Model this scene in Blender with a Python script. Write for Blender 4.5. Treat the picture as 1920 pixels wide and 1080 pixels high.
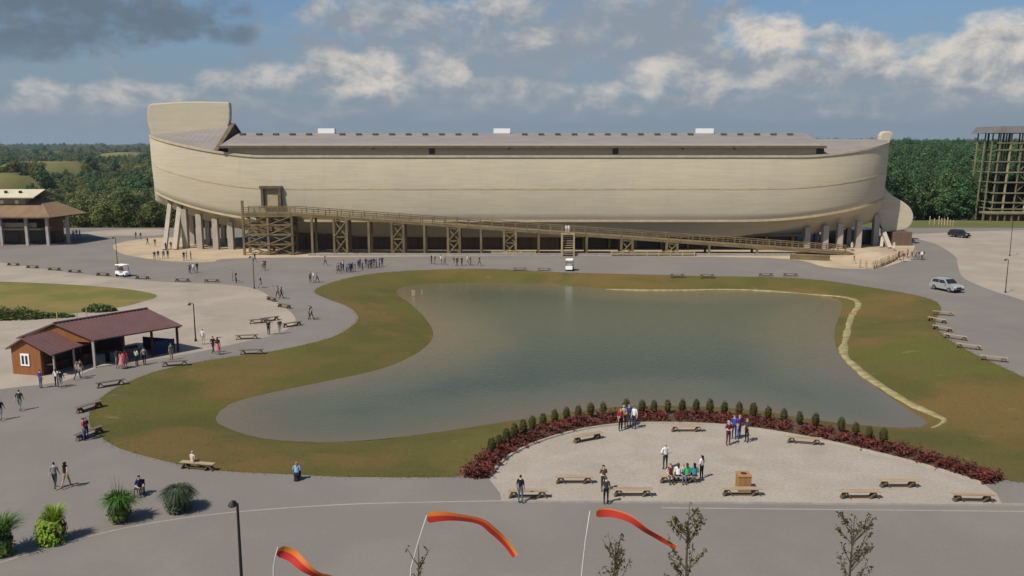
import bpy, bmesh, math, random
from mathutils import Vector, Matrix, noise as mnoise
from mathutils.geometry import delaunay_2d_cdt

for _o in list(bpy.data.objects): bpy.data.objects.remove(_o)
SC = bpy.context.scene
COL = SC.collection
R = math.radians
random.seed(7)

# ------------------------------------------------------------------ camera
F = 1600.0                       # focal length in photograph pixels (1920 wide)
CAMZ = 21.0                      # metres above the pavement
PITCH = math.atan(266.0 / F)
cam_data = bpy.data.cameras.new('camera')
cam = bpy.data.objects.new('camera', cam_data); COL.objects.link(cam)
cam_data.sensor_width = 36.0; cam_data.lens = 36.0 * F / 1920.0
cam_data.clip_start = 0.5; cam_data.clip_end = 30000
cam.location = (0, 0, CAMZ); cam.rotation_euler = (math.pi / 2 - PITCH, 0, 0)
SC.camera = cam

# ------------------------------------------------------------------ picture settings
SC.view_settings.view_transform = 'Standard'; SC.view_settings.look = 'None'
SC.view_settings.gamma = 1.0; SC.view_settings.exposure = 0.23
SC.view_settings.use_curve_mapping = False
SC.render.engine = 'CYCLES'
SC.cycles.volume_bounces = 0
SC.cycles.max_bounces = 4; SC.cycles.diffuse_bounces = 2; SC.cycles.glossy_bounces = 2; SC.cycles.transmission_bounces = 2

# ------------------------------------------------------------------ sun
SUN_EL = R(53); SUN_AZ = math.atan2(-0.74, -0.67)      # towards the sun: left of and behind the camera
SUN = Vector((math.sin(SUN_AZ) * math.cos(SUN_EL), math.cos(SUN_AZ) * math.cos(SUN_EL), math.sin(SUN_EL)))
sd = bpy.data.lights.new('sun', 'SUN'); sd.energy = 4.2; sd.angle = R(0.53); sd.color = (1.0, 0.93, 0.82)
sun = bpy.data.objects.new('sun', sd); COL.objects.link(sun)
sun.rotation_euler = (-SUN).to_track_quat('-Z', 'Y').to_euler()

def ray(px, py):
    dx = (px - 960.0) / F; up = (540.0 - py) / F
    return Vector((dx, math.cos(PITCH) + up * math.sin(PITCH), -math.sin(PITCH) + up * math.cos(PITCH)))
def G(px, py, z=0.0):            # where the line of sight meets the level z
    d = ray(px, py); t = (z - CAMZ) / d.z
    return Vector((d.x * t, d.y * t, z))
def PY(px, py, Y):               # where it meets the upright plane at distance Y
    d = ray(px, py); t = Y / d.y
    return Vector((d.x * t, Y, CAMZ + d.z * t))
def SKYDIR(px, py):
    d = ray(px, py).normalized()
    return math.atan2(d.x, d.y), math.asin(d.z)

# ------------------------------------------------------------------ node helper
class NT:
    def __init__(s, tree): s.t = tree; s.n = tree.nodes; s.l = tree.links
    def new(s, typ, **kw):
        nd = s.n.new(typ)
        for k, v in kw.items(): setattr(nd, k, v)
        return nd
    def set(s, sock, v):
        if hasattr(v, 'is_output') or isinstance(v, bpy.types.NodeSocket): s.l.new(v, sock)
        else: sock.default_value = v
    def m(s, op, a, b=0.0, c=None, clamp=False):
        nd = s.n.new('ShaderNodeMath'); nd.operation = op; nd.use_clamp = clamp
        s.set(nd.inputs[0], a); s.set(nd.inputs[1], b)
        if c is not None: s.set(nd.inputs[2], c)
        return nd.outputs[0]
    def ramp(s, v, lo, hi, a=0.0, b=1.0, smooth=True):
        nd = s.n.new('ShaderNodeMapRange'); nd.interpolation_type = 'SMOOTHSTEP' if smooth else 'LINEAR'
        s.set(nd.inputs['Value'], v); s.set(nd.inputs['From Min'], lo); s.set(nd.inputs['From Max'], hi)
        s.set(nd.inputs['To Min'], a); s.set(nd.inputs['To Max'], b)
        return nd.outputs[0]
    def mix(s, f, a, b, mode='MIX'):
        nd = s.n.new('ShaderNodeMix'); nd.data_type = 'RGBA'; nd.blend_type = mode
        s.set(nd.inputs[0], f)
        for i, v in ((6, a), (7, b)):
            if isinstance(v, (tuple, list)): v = tuple(v) + ((1.0,) if len(v) == 3 else ())
            s.set(nd.inputs[i], v)
        return nd.outputs[2]
    def comb(s, x, y, z=0.0):
        nd = s.n.new('ShaderNodeCombineXYZ')
        s.set(nd.inputs[0], x); s.set(nd.inputs[1], y); s.set(nd.inputs[2], z)
        return nd.outputs[0]
    def noise(s, vec, scale, detail=4.0, rough=0.55, dist=0.0, color=False):
        nd = s.n.new('ShaderNodeTexNoise')
        if vec is not None: s.l.new(vec, nd.inputs['Vector'])
        nd.inputs['Scale'].default_value = scale; nd.inputs['Detail'].default_value = detail
        nd.inputs['Roughness'].default_value = rough; nd.inputs['Distortion'].default_value = dist
        return nd.outputs['Color' if color else 'Fac']

# ------------------------------------------------------------------ world: clear-air sky with broken cumulus
W = bpy.data.worlds.new('World'); SC.world = W; W.use_nodes = True
W.cycles.sampling_method = 'MANUAL'; W.cycles.sample_map_resolution = 512
w = NT(W.node_tree); w.n.clear()
sky = w.new('ShaderNodeTexSky', sky_type='NISHITA'); sky.sun_disc = False
sky.sun_elevation = SUN_EL; sky.sun_rotation = SUN_AZ
sky.altitude = 200; sky.air_density = 1.0; sky.dust_density = 1.6; sky.ozone_density = 1.2
tc = w.new('ShaderNodeTexCoord')
nrm = w.new('ShaderNodeVectorMath', operation='NORMALIZE'); w.l.new(tc.outputs['Generated'], nrm.inputs[0])
sep = w.new('ShaderNodeSeparateXYZ'); w.l.new(nrm.outputs[0], sep.inputs[0])
U = w.m('ARCTAN2', sep.outputs[0], sep.outputs[1])
V = w.m('ARCSINE', sep.outputs[2])
uv = w.comb(U, w.m('MULTIPLY', V, 1.5), 0.0)
nbig = w.noise(uv, 11.0, 5.0, 0.62, 0.25)
nfine = w.noise(uv, 30.0, 5.0, 0.58, 0.15)
nsh = w.noise(w.comb(w.m('ADD', U, 0.012), w.m('SUBTRACT', w.m('MULTIPLY', V, 1.5), 0.016)), 16.0, 5.0, 0.6, 0.25)
nsh2 = w.noise(uv, 16.0, 5.0, 0.6, 0.25)
relief = w.m('SUBTRACT', nsh2, nsh)                       # lumps turned to the sun
SKYK = 0.070
skyc = w.mix(1.0, sky.outputs[0], (SKYK * 0.76, SKYK * 0.95, SKYK * 1.14), 'MULTIPLY')
# the air thickens to a grey-blue towards the horizon all round
low = w.ramp(V, 0.0, 0.20, 1.0, 0.0)
col = w.mix(w.m('MULTIPLY', low, 0.80), skyc, (0.185, 0.232, 0.288))
# general layer of far cumulus, all round the compass
band = w.m('MULTIPLY', w.ramp(V, 0.012, 0.05), w.ramp(V, 0.5, 0.10))
cov = w.ramp(w.m('ADD', w.m('MULTIPLY', nbig, 0.6), w.m('MULTIPLY', nfine, 0.4)), 0.50, 0.66)
farc = w.mix(w.ramp(relief, -0.06, 0.10), (0.20, 0.235, 0.28), (0.32, 0.315, 0.32))
col = w.mix(w.m('MULTIPLY', w.m('MULTIPLY', cov, band), 0.55), col, farc)
# the larger heaps one can make out (directions and sizes as angles)
CL = [ # px, py, half width, half height, tone 0 grey .. 1 white, opacity
 (110, 14, 330, 72, 0.02, 1.0), (20, 80, 150, 40, 0.0, 0.85), (340, 42, 90, 44, 0.05, 0.75), (432, 64, 56, 26, 0.0, 0.85),
 (860, 95, 380, 110, 0.26, 0.85), (1120, 60, 260, 120, 0.22, 0.9), (1270, 40, 130, 110, 0.24, 0.9), (690, 34, 150, 54, 0.48, 0.9), (930, 18, 100, 50, 0.60, 0.9),
 (1015, 76, 110, 30, 0.55, 0.85), (1390, 122, 190, 50, 0.26, 0.9), (1560, 138, 210, 48, 0.30, 0.9), (1430, 76, 92, 58, 0.98, 1.0), (1580, 88, 60, 52, 0.88, 0.95), (1640, 100, 60, 40, 0.66, 0.9),
 (640, 148, 90, 62, 0.56, 0.9), (708, 142, 100, 54, 0.90, 0.95), (540, 152, 92, 36, 0.72, 0.9), (808, 130, 54, 50, 0.70, 0.85), (852, 152, 40, 54, 0.80, 0.85), (930, 170, 130, 30, 0.5, 0.85),
 (1232, 150, 88, 52, 0.78, 0.95), (1120, 180, 90, 38, 0.64, 0.9), (1350, 164, 90, 34, 0.70, 0.9), (1490, 142, 90, 34, 0.66, 0.9),
 (1790, 150, 210, 52, 0.34, 0.85), (1785, 122, 150, 62, 0.82, 1.0), (1868, 82, 80, 66, 0.96, 1.0), (1910, 172, 60, 32, 0.66, 0.9),
 (74, 176, 58, 36, 0.70, 0.9), (215, 176, 60, 28, 0.58, 0.85), (310, 186, 110, 32, 0.56, 0.85), (425, 160, 64, 34, 0.52, 0.85),
 (430, 212, 300, 36, 0.36, 0.6), (1000, 205, 420, 36, 0.34, 0.7), (1450, 200, 340, 34, 0.38, 0.65), (1800, 210, 240, 28, 0.33, 0.6), (120, 216, 240, 34, 0.36, 0.6)]
warp = w.m('MULTIPLY', w.m('SUBTRACT', w.m('ADD', w.m('MULTIPLY', nbig, 0.5), w.m('MULTIPLY', nfine, 0.5)), 0.5), 3.2)
reliefk = w.m('MULTIPLY', relief, 3.0)
UV3 = w.comb(U, V, 0.0)
def vm(op, a, b_, c=None):
    nd = w.n.new('ShaderNodeVectorMath'); nd.operation = op
    w.set(nd.inputs[0], a); w.set(nd.inputs[1], b_)
    if c is not None: w.set(nd.inputs[2], c)
    return nd.outputs['Value' if op == 'DOT_PRODUCT' else 'Vector']
for px, py, rx, ry, tone, op in CL:
    u0, v0 = SKYDIR(px, py); sx_, sy_ = F / rx, F / ry
    q = vm('MULTIPLY_ADD', UV3, (sx_, sy_, 0), (-u0 * sx_, -v0 * sy_, 0))
    d = w.m('SUBTRACT', warp, vm('DOT_PRODUCT', q, q))
    mask = w.ramp(d, -0.95, 0.0, 0.0, op)
    lit = w.m('ADD', vm('DOT_PRODUCT', q, (0, 0.42, 0)), reliefk)
    lit = w.ramp(lit, 0.12 - tone, 1.35 - tone, 0.0, 0.22 + 0.78 * min(1, tone + 0.08))
    cc = w.mix(lit, (0.225, 0.262, 0.310) if tone > 0.1 else (0.115, 0.155, 0.20), (0.60, 0.55, 0.49))
    col = w.mix(mask, col, cc)
# haze line hiding the feet of the farthest clouds
col = w.mix(w.ramp(V, 0.0, 0.055, 0.75, 0.0), col, (0.190, 0.232, 0.285))
bg = w.new('ShaderNodeBackground'); w.l.new(col, bg.inputs[0]); bg.inputs[1].default_value = 1.0
wo = w.new('ShaderNodeOutputWorld'); w.l.new(bg.outputs[0], wo.inputs[0])

# ------------------------------------------------------------------ materials
MATS = {}
def mat(name, c1, c2=None, scale=1.0, rough=0.85, spec=0.3, bump=0.0, bscale=None, coords='Object', detail=5, c3=None, metallic=0.0, stretch=None, lohi=(0.35, 0.65), rnd=0.0):
    if name in MATS: return MATS[name]
    m = bpy.data.materials.new(name); m.use_nodes = True; MATS[name] = m
    t = NT(m.node_tree); b = m.node_tree.nodes['Principled BSDF']
    b.inputs['Roughness'].default_value = rough; b.inputs['Specular IOR Level'].default_value = spec
    b.inputs['Metallic'].default_value = metallic
    co = t.new('ShaderNodeTexCoord')
    vec = co.outputs[coords]
    if coords == 'World':
        pass
    if stretch:
        mp = t.new('ShaderNodeMapping'); mp.inputs['Scale'].default_value = stretch; t.l.new(vec, mp.inputs[0]); vec = mp.outputs[0]
    colr = tuple(c1) + (1,)
    if c2 is not None:
        n = t.noise(vec, scale, detail, 0.6)
        colr = t.mix(t.ramp(n, lohi[0], lohi[1]), c1, c2)
        if c3 is not None:
            n2 = t.noise(vec, scale * 0.23, 4, 0.6)
            colr = t.mix(t.ramp(n2, 0.45, 0.7), colr, c3)
    if rnd:
        oi = t.new('ShaderNodeObjectInfo')
        hs = t.new('ShaderNodeHueSaturation'); t.set(hs.inputs['Color'], colr)
        t.set(hs.inputs['Value'], t.ramp(oi.outputs['Random'], 0, 1, 1 - rnd, 1 + rnd, False))
        t.set(hs.inputs['Hue'], t.ramp(t.m('FRACT', t.m('MULTIPLY', oi.outputs['Random'], 7.3)), 0, 1, 0.5 - rnd * 0.07, 0.5 + rnd * 0.07, False))
        colr = hs.outputs[0]
    t.set(b.inputs['Base Color'], colr)
    if bump:
        bn = t.noise(vec, bscale or scale * 4, 5, 0.6)
        bp = t.new('ShaderNodeBump'); bp.inputs['Strength'].default_value = bump; bp.inputs['Distance'].default_value = 0.05
        t.l.new(bn, bp.inputs['Height']); t.l.new(bp.outputs[0], b.inputs['Normal'])
    return m

def leaf_mat(name, c1, c2, rnd=.2, trans=.25, scale=.35):
    m = bpy.data.materials.new(name); m.use_nodes = True; t = NT(m.node_tree); b = m.node_tree.nodes['Principled BSDF']
    b.inputs['Roughness'].default_value = .6; b.inputs['Specular IOR Level'].default_value = .25
    co = t.new('ShaderNodeTexCoord'); oi = t.new('ShaderNodeObjectInfo'); ge = t.new('ShaderNodeNewGeometry')
    c = t.mix(t.ramp(t.noise(co.outputs['Object'], scale, 3, .6), .35, .65), c1, c2)
    hs = t.new('ShaderNodeHueSaturation'); t.set(hs.inputs['Color'], c)
    v = t.m('ADD', t.ramp(oi.outputs['Random'], 0, 1, 1 - rnd, 1 + rnd, False), t.ramp(ge.outputs['Random Per Island'], 0, 1, -.22, .22, False))
    t.set(hs.inputs['Value'], v); t.set(hs.inputs['Hue'], t.ramp(t.m('FRACT', t.m('MULTIPLY', oi.outputs['Random'], 9.7)), 0, 1, .5 - rnd * .10, .5 + rnd * .08, False))
    t.l.new(hs.outputs[0], b.inputs['Base Color'])
    tr = t.new('ShaderNodeBsdfTranslucent'); t.l.new(hs.outputs[0], tr.inputs[0]); mx = t.new('ShaderNodeMixShader'); mx.inputs[0].default_value = trans
    t.l.new(b.outputs[0], mx.inputs[1]); t.l.new(tr.outputs[0], mx.inputs[2]); t.l.new(mx.outputs[0], m.node_tree.nodes['Material Output'].inputs[0])
    return m

# ------------------------------------------------------------------ object helpers
def tag(o, label=None, cat=None, group=None, kind=None):
    if label: o['label'] = label
    if cat: o['category'] = cat
    if group: o['group'] = group
    if kind: o['kind'] = kind
    return o
def thing(name, loc, label, cat, group=None, rz=0.0):
    o = bpy.data.objects.new(name, None); COL.objects.link(o)
    o.location = loc; o.rotation_euler = (0, 0, rz); o.empty_display_size = 0.3
    return tag(o, label, cat, group)
def mesh_obj(name, me, parent=None, loc=None):
    o = bpy.data.objects.new(name, me); COL.objects.link(o)
    if parent is not None: o.parent = parent
    if loc is not None: o.location = loc
    return o
def copy_tree(o, parent=None):
    c = o.copy(); COL.objects.link(c)
    if parent is not None: c.parent = parent
    for ch in list(o.children): copy_tree(ch, c)
    return c

class MB:
    """collects pieces; build() links them as ONE mesh object"""
    def __init__(s, off=(0, 0, 0)): s.v = []; s.f = []; s.mi = []; s.off = Vector(off); s.cur = 0
    def add(s, vs, fs):
        n = len(s.v); s.v += [tuple(Vector(p) - s.off) for p in vs]
        s.f += [tuple(i + n for i in f) for f in fs]; s.mi += [s.cur] * len(fs)
        return s
    def box(s, c, size, rz=0.0, taper=1.0):
        hx, hy, hz = size[0] / 2, size[1] / 2, size[2] / 2
        ca, sa = math.cos(rz), math.sin(rz); vs = []
        for z, k in ((-hz, 1.0), (hz, taper)):
            for x, y in ((-hx, -hy), (hx, -hy), (hx, hy), (-hx, hy)):
                x *= k; y *= k
                vs.append((c[0] + x * ca - y * sa, c[1] + x * sa + y * ca, c[2] + z))
        return s.add(vs, [(0, 3, 2, 1), (4, 5, 6, 7), (0, 1, 5, 4), (1, 2, 6, 5), (2, 3, 7, 6), (3, 0, 4, 7)])
    def beam(s, p, q, w, h=None, up=(0, 0, 1)):
        p = Vector(p); q = Vector(q); h = h or w; d = (q - p).normalized(); u = Vector(up)
        if abs(d.dot(u)) > 0.98: u = Vector((0, 1, 0))
        a = d.cross(u).normalized(); b = a.cross(d).normalized(); a *= w / 2; b *= h / 2
        vs = [p - a - b, p + a - b, p + a + b, p - a + b, q - a - b, q + a - b, q + a + b, q - a + b]
        return s.add(vs, [(0, 1, 2, 3), (4, 7, 6, 5), (0, 4, 5, 1), (1, 5, 6, 2), (2, 6, 7, 3), (3, 7, 4, 0)])
    def tube(s, pts, rad, n=8, cap=True):
        pts = [Vector(p) for p in pts]; m = len(pts)
        if not isinstance(rad, (list, tuple)): rad = [rad] * m
        vs = []; prev = None
        for i, p in enumerate(pts):
            d = (pts[min(i + 1, m - 1)] - pts[max(i - 1, 0)]).normalized()
            if prev is None: prev = Vector((0, 0, 1)) if abs(d.z) < 0.9 else Vector((1, 0, 0))
            a = (prev - d * prev.dot(d)).normalized(); b = d.cross(a); prev = a
            for k in range(n):
                t = 2 * math.pi * k / n; vs.append(p + (a * math.cos(t) + b * math.sin(t)) * rad[i])
        fs = [(i * n + k, i * n + (k + 1) % n, (i + 1) * n + (k + 1) % n, (i + 1) * n + k) for i in range(m - 1) for k in range(n)]
        if cap: fs += [tuple(range(n))[::-1], tuple((m - 1) * n + k for k in range(n))]
        return s.add(vs, fs)
    def lathe(s, c, prof, n=14):
        vs = []; m = len(prof)
        for r, z in prof:
            for k in range(n):
                t = 2 * math.pi * k / n; vs.append((c[0] + r * math.cos(t), c[1] + r * math.sin(t), c[2] + z))
        fs = [(i * n + k, i * n + (k + 1) % n, (i + 1) * n + (k + 1) % n, (i + 1) * n + k) for i in range(m - 1) for k in range(n)]
        fs += [tuple(range(n))[::-1], tuple((m - 1) * n + k for k in range(n))]
        return s.add(vs, fs)
    def prism(s, poly, vec):      # poly: 3-D outline, pushed along vec
        n = len(poly); vec = Vector(vec); a = [Vector(p) for p in poly]
        vs = a + [p + vec for p in a]
        fs = [tuple(range(n))[::-1], tuple(range(n, 2 * n))] + [(i, (i + 1) % n, n + (i + 1) % n, n + i) for i in range(n)]
        return s.add(vs, fs)
    def grid(s, rows, close=False):
        m = len(rows); n = len(rows[0]); vs = [p for r in rows for p in r]
        fs = [(i * n + j, i * n + j + 1, (i + 1) * n + j + 1, (i + 1) * n + j) for i in range(m - 1) for j in range(n - 1)]
        return s.add(vs, fs)
    def mesh(s, name, mats, smooth=False, normals=True):
        me = bpy.data.meshes.new(name); me.from_pydata([tuple(p) for p in s.v], [], s.f); me.validate()
        if not isinstance(mats, (list, tuple)): mats = [mats]
        for m in mats: me.materials.append(m)
        if len(mats) > 1 and len(me.polygons) == len(s.mi): me.polygons.foreach_set('material_index', s.mi)
        if normals:
            bm = bmesh.new(); bm.from_mesh(me); bmesh.ops.recalc_face_normals(bm, faces=bm.faces); bm.to_mesh(me); bm.free()
        if smooth: me.polygons.foreach_set('use_smooth', [True] * len(me.polygons))
        me.update(); return me
    def build(s, name, mats, parent=None, smooth=False, loc=None, normals=True):
        return mesh_obj(name, s.mesh(name, mats, smooth, normals), parent, loc)

def inside(p, poly):
    x, y = p[0], p[1]; c = False; j = len(poly) - 1
    for i in range(len(poly)):
        xi, yi = poly[i][0], poly[i][1]; xj, yj = poly[j][0], poly[j][1]
        if (yi > y) != (yj > y) and x < (xj - xi) * (y - yi) / (yj - yi) + xi: c = not c
        j = i
    return c
def dist_poly(p, poly):
    best = 1e9; x, y = p[0], p[1]; n = len(poly)
    for i in range(n):
        ax, ay = poly[i][0], poly[i][1]; bx, by = poly[(i + 1) % n][0], poly[(i + 1) % n][1]
        dx, dy = bx - ax, by - ay; L = dx * dx + dy * dy
        t = 0 if L == 0 else max(0, min(1, ((x - ax) * dx + (y - ay) * dy) / L))
        q = (ax + t * dx - x) ** 2 + (ay + t * dy - y) ** 2
        if q < best: best = q
    return math.sqrt(best)
def smooth_poly(pts, step=1.5, closed=True):
    """Catmull-Rom through the points, resampled"""
    P = [Vector((p[0], p[1])) for p in pts]; n = len(P); out = []
    rng = range(n) if closed else range(n - 1)
    for i in rng:
        if closed: a, b, c, d = P[(i - 1) % n], P[i], P[(i + 1) % n], P[(i + 2) % n]
        else: a, b, c, d = P[max(i - 1, 0)], P[i], P[i + 1], P[min(i + 2, n - 1)]
        k = max(2, int((c - b).length / step))
        for j in range(k):
            t = j / k
            out.append(0.5 * ((2 * b) + (c - a) * t + (2 * a - 5 * b + 4 * c - d) * t * t + (3 * b - a - 3 * c + d) * t ** 3))
    if not closed: out.append(P[-1])
    return out
def sheet(name, polys, holes, z, m, spacing=None, kind='structure', parent=None, zf=None):
    pts = []; edges = []
    for pl in polys + holes:
        n0 = len(pts); pts += [Vector((p[0], p[1])) for p in pl]
        edges += [(n0 + i, n0 + (i + 1) % len(pl)) for i in range(len(pl))]
    if spacing:
        xs = [p[0] for p in pts]; ys = [p[1] for p in pts]; y = min(ys)
        while y < max(ys):
            x = min(xs)
            while x < max(xs):
                q = (x + random.uniform(-.2, .2) * spacing, y + random.uniform(-.2, .2) * spacing)
                if any(inside(q, pl) for pl in polys) and not any(inside(q, h) for h in holes): pts.append(Vector(q))
                x += spacing
            y += spacing
    vs, es, fs, *_ = delaunay_2d_cdt(pts, edges, [], 0, 1e-4)
    keep = []
    for f in fs:
        c = sum((vs[i] for i in f), Vector((0, 0))) / len(f)
        if any(inside(c, pl) for pl in polys) and not any(inside(c, h) for h in holes): keep.append(tuple(f))
    me = bpy.data.meshes.new(name)
    me.from_pydata([(v.x, v.y, zf(v) if zf else z) for v in vs], [], keep)
    bm = bmesh.new(); bm.from_mesh(me)
    for f in bm.faces:
        if f.normal.z < 0: f.normal_flip()
    bmesh.ops.delete(bm, geom=[v for v in bm.verts if not v.link_faces], context='VERTS')
    bm.to_mesh(me); bm.free()
    me.materials.append(m)
    if zf: me.polygons.foreach_set('use_smooth', [True] * len(me.polygons))
    o = mesh_obj(name, me, parent)
    if kind: o['kind'] = kind
    return o
def sstep(a, b, x):
    t = max(0.0, min(1.0, (x - a) / (b - a))); return t * t * (3 - 2 * t)
# ================================================================== SETTING
def px_poly(pts, z=0.0, step=1.5): return smooth_poly([G(x, y, z) for x, y in pts], step)
OUTER_PX = [(590, 546), (618, 531), (680, 516), (760, 508), (900, 504), (1060, 511), (1300, 517), (1500, 522), (1640, 540), (1735, 558), (1764, 576), (1754, 604), (1772, 632),
            (1830, 665), (1920, 707), (2060, 775), (2150, 850), (2060, 908), (1930, 906), (1882, 899), (1845, 889), (1790, 869), (1720, 847), (1640, 822), (1560, 800), (1440, 782), (1330, 771),
            (1200, 769), (1120, 774), (1050, 786), (985, 806), (938, 832), (898, 864), (872, 891), (800, 895), (640, 894), (560, 890), (400, 882), (300, 862), (222, 840), (180, 812), (166, 788), (176, 760),
            (215, 728), (300, 694), (400, 674), (520, 657), (620, 633), (660, 611), (672, 595), (655, 576), (612, 559)]
WATER_PX = [(746, 542), (790, 534), (900, 530), (1050, 535), (1200, 545), (1400, 545), (1520, 551), (1570, 562), (1580, 578), (1566, 615), (1570, 655), (1615, 705), (1695, 762), (1742, 796), (1690, 802),
            (1600, 796), (1500, 784), (1440, 772), (1330, 763), (1200, 761), (1100, 770), (970, 788), (850, 806), (720, 823), (600, 829), (490, 822), (425, 802), (404, 785), (430, 758), (500, 738),
            (620, 713), (720, 690), (785, 660), (812, 630), (800, 600), (770, 570), (748, 555)]
WZ = -1.2
OUTER = px_poly(OUTER_PX); WATER = px_poly(WATER_PX, WZ)
def bank_z(v):
    if inside(v, OUTER) is False:
        return 0.0
    dw = dist_poly(v, WATER)
    if inside(v, WATER): return WZ - min(1.6, dw * 0.22)
    do = dist_poly(v, OUTER); r = do / (do + dw + 1e-6)
    return WZ * (r ** 1.25) + 0.10 * mnoise.noise(Vector((v[0] * .25, v[1] * .25, 3))) * min(1, do * .4) * min(1, dw * .4)

# --- materials of the ground
def ground_mat(name, cols, scales, bump=0.3, rough=0.95, fk=.19):
    m = bpy.data.materials.new(name); m.use_nodes = True; t = NT(m.node_tree); b = m.node_tree.nodes['Principled BSDF']
    b.inputs['Roughness'].default_value = rough; b.inputs['Specular IOR Level'].default_value = 0.15
    co = t.new('ShaderNodeTexCoord'); vec = co.outputs['Object']
    c = tuple(cols[0]) + (1,)
    for k, (cc, s) in enumerate(zip(cols[1:], scales)):
        mp = t.new('ShaderNodeMapping'); mp.inputs['Location'].default_value = (k * 13.1, k * 7.7, 0); t.l.new(vec, mp.inputs[0])
        c = t.mix(t.ramp(t.noise(mp.outputs[0], s[0], 6, 0.62, 0.3), s[1], s[2]), c, cc)
    fine = t.noise(vec, 5.0, 6, 0.7)
    hs = t.new('ShaderNodeHueSaturation'); t.set(hs.inputs['Color'], c); t.set(hs.inputs['Value'], t.ramp(fine, 0.2, 0.8, 1 - fk, 1 + fk))
    t.l.new(hs.outputs[0], b.inputs['Base Color'])
    if bump:
        bp = t.new('ShaderNodeBump'); bp.inputs['Strength'].default_value = bump; bp.inputs['Distance'].default_value = 0.08
        t.l.new(t.noise(vec, 9.0, 6, 0.7), bp.inputs['Height']); t.l.new(bp.outputs[0], b.inputs['Normal'])
    return m
M_ASPH = ground_mat('asphalt_grey', [(0.175, 0.155, 0.137), (0.190, 0.172, 0.150), (0.160, 0.142, 0.127), (0.203, 0.182, 0.157)], [(0.10, 0.42, 0.62), (0.045, 0.50, 0.70), (0.9, 0.62, 0.8)], 0.06, fk=.07)
M_GRAV = ground_mat('pale_gravel', [(0.285, 0.240, 0.193), (0.33, 0.28, 0.225), (0.235, 0.198, 0.162), (0.37, 0.32, 0.26)], [(0.13, 0.42, 0.62), (0.05, 0.52, 0.70), (0.35, 0.64, 0.8)], 0.35)
M_PLAZA = ground_mat('plaza_gravel', [(0.305, 0.262, 0.213), (0.335, 0.292, 0.240), (0.262, 0.228, 0.187)], [(0.30, 0.40, 0.65), (0.15, 0.52, 0.72)], 0.3)
M_SAND = ground_mat('sand_fill', [(0.37, 0.285, 0.19), (0.42, 0.33, 0.22), (0.30, 0.235, 0.165)], [(0.18, 0.4, 0.6), (0.07, 0.5, 0.7)], 0.4)
M_GRASS = ground_mat('dry_lawn', [(0.106, 0.087, 0.025), (0.085, 0.078, 0.020), (0.136, 0.091, 0.029), (0.097, 0.095, 0.021), (0.20, 0.155, 0.06)], [(0.10, 0.42, 0.58), (0.060, 0.48, 0.60), (0.045, 0.52, 0.62), (0.30, 0.62, 0.78)], 0.9)
M_WEED = ground_mat('weedy_grass', [(0.19, 0.145, 0.05), (0.13, 0.125, 0.035), (0.25, 0.18, 0.07)], [(0.12, 0.42, 0.6), (0.07, 0.5, 0.7)], 0.9)
M_SOIL = mat('bed_soil', (0.06, 0.035, 0.022), (0.10, 0.06, 0.04), 2.0, bump=0.5)
M_CONC = mat('concrete', (0.25, 0.228, 0.20), (0.30, 0.275, 0.24), 1.2, bump=0.15)

# --- far terrain
FIELDS = [(-292, 462, 34, 26, 5.5), (-398, 720, 40, 34, 7.5), (-640, 1420, 50, 44, 10.0), (-250, 1500, 120, 50, 3.5), (1500, 3000, 220, 200, 18.0), (560, 1250, 120, 70, 9.0), (-1150, 2300, 260, 160, 6.0), (900, 1900, 240, 100, 15.0)]
def edge_y(x): return 223 + 17 * sstep(70, 105, x) - 12 * sstep(-150, -260, x)
def H(x, y):
    d = y - edge_y(x)
    side = max(abs(x) - 185, 0) if y < 230 else 0
    if d <= 0 and side <= 0: return -0.03
    if d <= 0:
        return -0.03 - 6 * sstep(0, 80, side) + 2 * mnoise.noise(Vector((x * .01, y * .01, 0))) * sstep(0, 80, side)
    rx = sstep(20, 120, x)
    left = -14 * sstep(0, 48, d) + 4 * sstep(500, 2500, d)
    right = -5 * sstep(4, 40, d) + 11 * sstep(30, 420, d) - 3 * sstep(600, 1500, d)
    z = left * (1 - rx) + right * rx
    far = sstep(150, 1200, d)
    z += far * (5 * mnoise.noise(Vector((x * .0016, y * .0016, 1.7))) + 2.5 * mnoise.noise(Vector((x * .005, y * .005, 4.2))))
    z += 4 * sstep(2600, 5200, y) + sstep(2500, 5000, y) * 7 * mnoise.noise(Vector((x * .0007, y * .0007, 8.1)))
    for fx, fy, ax, ay, fz in FIELDS:
        q = math.sqrt(((x - fx) / ax) ** 2 + ((y - fy) / ay) ** 2)
        if q < 1.3:
            k = sstep(1.3, 0.95, q); z = z * (1 - k) + (fz + (y - fy) / ay * 1.6) * k
    return z - 0.03
def in_field(x, y, g=1.0):
    return any(((x - fx) / ax) ** 2 + ((y - fy) / ay) ** 2 < g for fx, fy, ax, ay, fz in FIELDS)
def geo(a, b, s0, k):
    out = [a]; s = s0
    while out[-1] < b: out.append(out[-1] + s); s *= k
    out[-1] = b; return out
PAVE = (-128.0, 12.0, 150.0, 222.0)                      # the built-up plateau: x0, y0, x1, y1
xr = geo(PAVE[2], 7000, 9, 1.055); xl = [-(x - PAVE[2]) + PAVE[0] for x in xr]
xs = xl[::-1] + [PAVE[0] + (PAVE[2] - PAVE[0]) * i / 30 for i in range(1, 30)] + xr
ys = [-400, -200, -80, PAVE[1]] + [PAVE[1] + 210.0 * i / 20 for i in range(1, 20)] + geo(PAVE[3], 7000, 7, 1.04)
gv = [(x, y, H(x, y)) for y in ys for x in xs]; nx = len(xs); gf = []
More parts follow.
